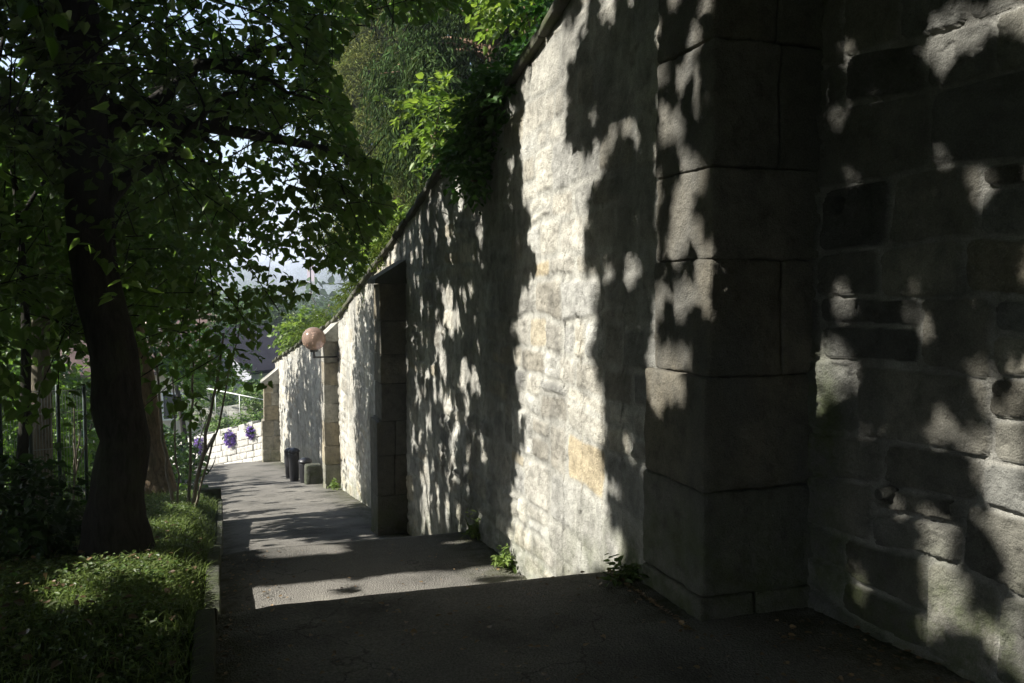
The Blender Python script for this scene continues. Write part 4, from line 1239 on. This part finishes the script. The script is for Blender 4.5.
def bin_(label, s, w, r, h, top=True):
    z = float(z_path(s)); c = W(s, w, z)
    t = empty('litter_bin', c, label, 'bin', 'dark bins by the far wall')
    m = MB(); zz = np.array([-.03, .02, .06, h * .5, h * .9, h]); rr = np.array([.78, .82, .86, .95, 1.0, 1.0]) * r
    tube(m, c + np.stack([0 * zz, 0 * zz, zz], 1), rr, 20); m.build('body', M['black_plastic'], t)
    m = MB(); zz = np.array([h - .01, h + .02, h + .05, h + .085, h + .1]); rr = np.array([1.08, 1.1, .98, .6, .1]) * r
    tube(m, c + np.stack([0 * zz, 0 * zz, zz], 1), rr, 20); m.build('lid', M['black_plastic'], t)
bin_('farther black litter bin with a rounded lid by the far wall', 20.4, 1.43, .11, .62)
bin_('nearer black litter bin with a rounded lid, second in the row', 19.5, 1.47, .12, .66)
bin_('grey-black bin beside the rough stone block, lowest of the row', 18.9, 1.66, .14, .46)
mb = MB(); z = float(z_path(18.5)); rough_block(mb, (18.35, 1.62, z - .05), (18.7, 1.98, z + .42), (.09, .088, .08), 12, .06, .03, 77, MW)
tag(mb.build('stone_block', M['stone_old'], extra={'moss': np.full(mb.n, .4)}), 'rough squared stone block against the wall beside the bins', 'stone')

# ------------------------------------------------------------------ the end of the path: flowered white wall, gardens, houses, valley
def low_wall():
    a = pxy(272, 453, 28.0); b = pxy(140, 479, 33.0)
    d = b - a; L = np.linalg.norm(d[:2]); u = np.array([d[0] / L, d[1] / L, 0]); nn = np.array([u[1], -u[0], 0])
    if nn[1] > 0: nn = -nn
    t = empty('low_garden_wall', (a + b) / 2, 'low sunlit white stone garden wall at the end of the path', 'wall')
    mb = MB()
    za = a[2]; zb_ = b[2]; H = .98
    def Mx(v):
        base = za + (zb_ - za) * v[:, 0] / L
        return np.stack([a[0] + u[0] * v[:, 0] + nn[0] * v[:, 1], a[1] + u[1] * v[:, 0] + nn[1] * v[:, 1], base + v[:, 2]], 1)
    z = -.4; k = 0
    while z < H - .05:
        h = random.uniform(.17, .27); x = -.4
        last = z + h > H - .12
        while x < L + .4:
            ww = random.uniform(.3, .7)
            rough_block(mb, (x + .004, random.uniform(-.02, .02) - .0, z + .003), (x + ww - .008, -.40, z + h - .006 + (random.uniform(-.03, .13) if last else 0)) if False else (x + ww - .004, .35, z + h - .003 + (random.uniform(-.03, .13) if last else 0)),
                        np.array([.44, .43, .40]) * random.uniform(.85, 1.1), 7, .025, .015, 300 + k, lambda v: Mx(v * np.array([1, -1, 1]))); k += 1
            x += ww
        z += h
    box(mb, (-.38, .03, -.4), (L + .38, .33, H - .14), (.36, .35, .33), lambda v: Mx(v * np.array([1, -1, 1])))
    mb.build('stonework', M['stone_white'], t, extra={'moss': np.full(mb.n, .1)})
    return a, u, nn, L, H, za, zb_
LWALL = low_wall()
def lw_point(f, out, up):
    a, u, nn, L, H, za, zb_ = LWALL
    p = a + u * L * f + nn * out; p[2] = za + (zb_ - za) * f + up
    return p
for f, r, lb in ((.27, .27, 'largest purple flower cushion hanging over the white garden wall'), (.50, .30, 'purple flower cushion at the left, spilling down the white garden wall'), (.13, .16, 'smallest purple flower cushion nearest the far buttress')):
    c = lw_point(f, .02, LWALL[4] - .05)
    t = empty('flower_cushion', c, lb, 'flowers', 'flower cushions on the garden wall')
    m = MB(); cc, dd = rand_in_ellipsoids(150, [(tuple(c - [0, 0, r * .4]), (r * .7, r * .5, r * 1.0)), (tuple(c), (r * .8, r * .6, r * .4))], .6)
    sprays(m, None, cc, dd, 7, .10, .055, None, tilt=1.2, colvar=.35); m.build('flowers', M['purple'], t, smooth_=False)
    m = MB(); cc, dd = rand_in_ellipsoids(60, [(tuple(c + [0, 0, .02]), (r * 1.1, r * .6, r * .4))], .3)
    sprays(m, None, cc, dd, 6, .12, .05, None); m.build('leaves', M['ground_leaf'], t, smooth_=False)
# garden soil held by the low wall
mb = MB(); a, u, nn, L, H, za, zb_ = LWALL
x = np.linspace(-6, L + 10, 20); y = np.array([.3, .6, 2, 4, 8, 14, 22])
X, Y = np.meshgrid(x, y, indexing='ij')
zz = za + (zb_ - za) * np.clip(X / L, -.5, 2) + H - .12 + .3 * (fbm(X * .4, Y * .4, 4, 3) - .5) - .02 * Y
mb.add(np.stack([a[0] + u[0] * X - nn[0] * Y, a[1] + u[1] * X - nn[1] * Y, zz], -1).reshape(-1, 3), gridquads(20, 7))
tag(mb.build('garden_ground', M['earth']), kind='structure')
for x, y, d, r, lb in ((225, 428, 32.5, .55, 'low green garden plant behind the white wall and its flowers'), (252, 424, 31, .6, 'green garden plant behind the white wall near the buttress'), (238, 398, 35.5, .9, 'bushy green garden shrub in front of the grey house'), (262, 395, 34, .8, 'garden shrub between the grey house and the far buttress'), (205, 405, 35, 1.2, 'garden shrub left of the grey house above the white wall')):
    c = pxy(x, y, d); bush('garden_shrub', lb, c - [0, 0, r * .9], [(tuple(c), (r, r * .8, r * .75))], 200, 9, .3, .09, 'ground_leaf', tint=(1.1, 1.2, 1))
# upper garden wall and its handrail
mb = MB(); p0 = pxy(278, 407, 33.5); p1 = pxy(190, 416, 35.0)
for k in range(9):
    for j in range(3):
        f0 = k / 9; f1 = (k + 1) / 9
        q0 = p0 + (p1 - p0) * f0; q1 = p0 + (p1 - p0) * f1
        box(mb, (0, 0, 0), (1, .3, .19), np.array([.34, .33, .30]) * random.uniform(.8, 1.15), lambda v, q0=q0, q1=q1, j=j: q0 + v[:, :1] * (q1 - q0) * .98 + v[:, 1:2] * np.array([0, 1.0, 0]) + (v[:, 2:3] + j * .2 - .35) * np.array([0, 0, 1.0]))
tag(mb.build('terrace_wall', M['stone'], smooth_=False, extra={'moss': np.full(mb.n, .3)}), 'small grey terrace wall above the flowered white wall', 'wall')
t = empty('handrail', pxy(258, 412, 33.2), 'thin white garden handrail in front of the grey house', 'railing')
m = MB(); r0, r1 = pxy(205, 388, 34), pxy(275, 402, 33); tube(m, [r0, r1], .022, 8); m.build('rail', M['white_paint'], t)
for f in (.15, .5, .85):
    m = MB(); q = r0 + (r1 - r0) * f; tube(m, [q, q - [0, 0, 1.0]], .02, 8); m.build('post', M['white_paint'], t)

def house(label, cx, cy, zg, ww, dd, hw, hr, rot, wallm, roofm, chim=None, antenna=False):
    o = np.array([cx, cy, zg]); c_, s_ = math.cos(rot), math.sin(rot)
    def Mh(v): return np.stack([cx + v[:, 0] * c_ - v[:, 1] * s_, cy + v[:, 0] * s_ + v[:, 1] * c_, zg + v[:, 2]], 1)
    t = empty('house', o, label, 'house')
    m = MB(); box(m, (-ww / 2, -dd / 2, -1.5), (ww / 2, dd / 2, hw), (1, 1, 1), Mh)
    prism(m, [(-dd / 2 + .01, hw), (dd / 2 - .01, hw), (0, hw + hr - .05)], -ww / 2 + .01, ww / 2 - .01, Mh)
    m.build('walls', M[wallm], t, smooth_=False)
    m = MB(); th = .16
    for sg in (-1, 1):
        ov = .35
        yo = sg * (dd / 2 + ov); zo = hw - ov * hr / (dd / 2)
        prism(m, [(yo, zo), (0, hw + hr), (0, hw + hr + th), (yo, zo + th)] if sg > 0 else [(yo, zo + th), (0, hw + hr + th), (0, hw + hr), (yo, zo)], -ww / 2 - .3, ww / 2 + .3, Mh)
    rf = m.build('roof', M[roofm], t, smooth_=False)
    if chim is not None:
        m = MB(); box(m, (chim - .3, -.9, hw + hr * .4), (chim + .3, -.35, hw + hr + .75), (1, 1, 1), Mh); box(m, (chim - .36, -.96, hw + hr + .75), (chim + .36, -.29, hw + hr + .85), (1, 1, 1), Mh)
        m.build('chimney', M['render_warm'], rf, smooth_=False)
    if antenna:
        m = MB(); q = Mh(np.array([[chim if chim else 0, 0, hw + hr]]))[0]; tube(m, [q, q + [0, 0, 1.1]], .03, 6); m.build('antenna', M['white_paint'], rf)
    for fx in np.arange(-ww / 2 + 1.2, ww / 2 - .8, 2.2):
        for fz in (.9, 3.6):
            if fz + 1.2 > hw: continue
            m = MB(); box(m, (fx, -dd / 2 - .05, fz), (fx + .95, -dd / 2 - .003, fz + 1.25), (1, 1, 1), Mh); wdw = m.build('window', M['white_paint'], t, smooth_=False)
            m = MB(); box(m, (fx + .08, -dd / 2 - .06, fz + .08), (fx + .87, -dd / 2 - .052, fz + 1.17), (1, 1, 1), Mh); m.build('pane', M['glass'], wdw, smooth_=False)
    return t
p = pxy(292, 330, 44); house('grey house with a dark slate roof behind the far end of the wall', p[0] - .9, 44, -6.0, 8.0, 6.5, 3.9, 1.7, .95, 'render', 'roof_dark', chim=None)
p = pxy(317, 313, 48)
m = MB(); tube(m, [np.array([p[0], 48, -7.5]), np.array([p[0], 48, p[2]])], .035, 8)
tag(m.build('flag_pole', M['white_paint']), 'slim white pole rising behind the globe lamp', 'pole')
p = pxy(172, 352, 41); house('house with a red tiled roof half hidden by the linden leaves', p[0] - 1.2, 40, -5.2, 5.5, 6.0, 3.2, 1.6, .5, 'render_warm', 'roof_red', chim=.6)
p = pxy(150, 330, 55); house('pale garden house with a red roof further left behind leaves', p[0], 56, -7.5, 9, 7, 5.0, 2.4, -.2, 'render_warm', 'roof_red', chim=-1.5)

# trees of the valley, one by one where the photo still tells them apart
VT = [(288, 318, 62, 3.6, 'light green valley tree over the roof of the grey house', 'lime', .62), (255, 300, 55, 3.4, 'green valley tree between the linden leaves and the grey house', 'far_leaf', 1), (330, 308, 75, 4.2, 'green valley tree right of the slim white pole', 'far_leaf', 1),
      (362, 302, 82, 5.0, 'dark green valley tree below the far wall coping', 'far_leaf', .8), (230, 310, 70, 4.6, 'valley tree behind the red tiled roof', 'far_leaf', .9), (390, 290, 70, 4.0, 'valley tree just above the coping by the shaded buttress', 'far_leaf', 1.0), (310, 296, 105, 5.5, 'rounded valley tree farther off behind the light green one', 'far_leaf', .9), (200, 300, 95, 6.0, 'big valley tree far behind the linden leaves', 'far_leaf', .9)]
for x, y, d, r, lb, mt, tn in VT:
    c = pxy(x, y + 10, d); r *= .72; s, w, z = SWZ(c); g = W(s, w, float(z_ground(s, w)))
    crown_tree('valley_tree', lb, g, c + [0, 0, r * .4], (.25), [(tuple(c - [0, 0, r * .35]), (r, r, r * .85)), (tuple(c - [r * .5, 0, r * 1.0]), (r * .8, r * .8, r * .8)), (tuple(c - [-r * .5, 0, r * .9]), (r * .8, r * .8, r * .8))], 1500, 9, .9, .2, mt, 'bark_tan', group='trees in the valley', limbs=4, tint=(tn, tn, tn))

def far_wood():
    mb = MB(); n = 950
    ang = np.radians(rng.uniform(-42, 4, n)); r = 120 + 1500 * rng.random(n) ** 1.6
    x = np.sin(ang) * r; y = np.cos(ang) * r
    s, w, _ = SWZ(np.stack([x, y, 0 * x], 1)); z = z_ground(s, w)
    R = rng.uniform(4, 8, n) * (1 + r / 1500)
    m = 260
    d = rng.normal(size=(n, m, 3)); d /= np.linalg.norm(d, axis=2)[..., None]
    c = np.stack([x, y, z + R * .75], 1)
    P = c[:, None] + d * R[:, None, None] * np.array([1, 1, 1.05]) * rng.uniform(.6, 1.0, (n, m, 1))
    A = rng.normal(size=(n, m, 3)); Nn = d + rng.normal(size=(n, m, 3)) * .5
    col = (rng.uniform(.65, 1.3, (n, 1, 1)) * rng.uniform(.8, 1.2, (n, m, 1))) * np.array([1, 1, 1.0])
    sz = np.repeat(R[:, None] * .15, m, 1).ravel() * rng.uniform(.6, 1.2, n * m)
    leaves(mb, P.reshape(-1, 3), A.reshape(-1, 3), Nn.reshape(-1, 3), sz, col.reshape(-1, 3))
    tag(mb.build('far_wood', M['far_leaf'], smooth_=False), 'distant wooded slopes across the valley under the pale sky', 'wood', kind='stuff')
far_wood()

# church tower far off
d = 620.0; p = pxy(311.5, 276, d); s_, w_, _ = SWZ(p); zg = float(z_ground(s_, w_))
zt = pxy(312, 268, d)[2]
t = empty('church_tower', (p[0], d, zg), 'far pink church tower above the wooded slope', 'tower')
m = MB(); hw = 2.6
box(m, (p[0] - hw, d - hw, zg - 3), (p[0] + hw, d + hw, zt), (1, 1, 1)); m.build('shaft', M['pink_stone'], t, smooth_=False)
m = MB(); box(m, (p[0] - hw - .5, d - hw - .5, zt), (p[0] + hw + .5, d + hw + .5, zt + .8), (1, 1, 1))
v = np.array([[p[0] - hw, d - hw, zt + .8], [p[0] + hw, d - hw, zt + .8], [p[0] + hw, d + hw, zt + .8], [p[0] - hw, d + hw, zt + .8], [p[0], d, zt + 2.6]]); m.add(v, [[0, 1, 4, 4]][:0] if False else np.array([[0, 1, 4], [1, 2, 4], [2, 3, 4], [3, 0, 4]]))
m.build('roof', M['pink_stone'], t, smooth_=False)

# ------------------------------------------------------------------ the air over the valley
hm = bpy.data.materials.new('valley_haze'); hm.use_nodes = True
hn = hm.node_tree; hn.nodes.clear()
ho = hn.nodes.new('ShaderNodeOutputMaterial'); hv = hn.nodes.new('ShaderNodeVolumePrincipled')
hv.inputs['Color'].default_value = (.80, .87, 1.0, 1); hv.inputs['Density'].default_value = 0.0012; hv.inputs['Anisotropy'].default_value = 0.2
hn.links.new(hv.outputs[0], ho.inputs['Volume'])
mb = MB(); box(mb, (-2700, -2700, -40), (2700, 2700, 90))
tag(mb.build('haze', hm, smooth_=False), 'pale bluish haze thickening over the far valley', 'haze', kind='stuff')
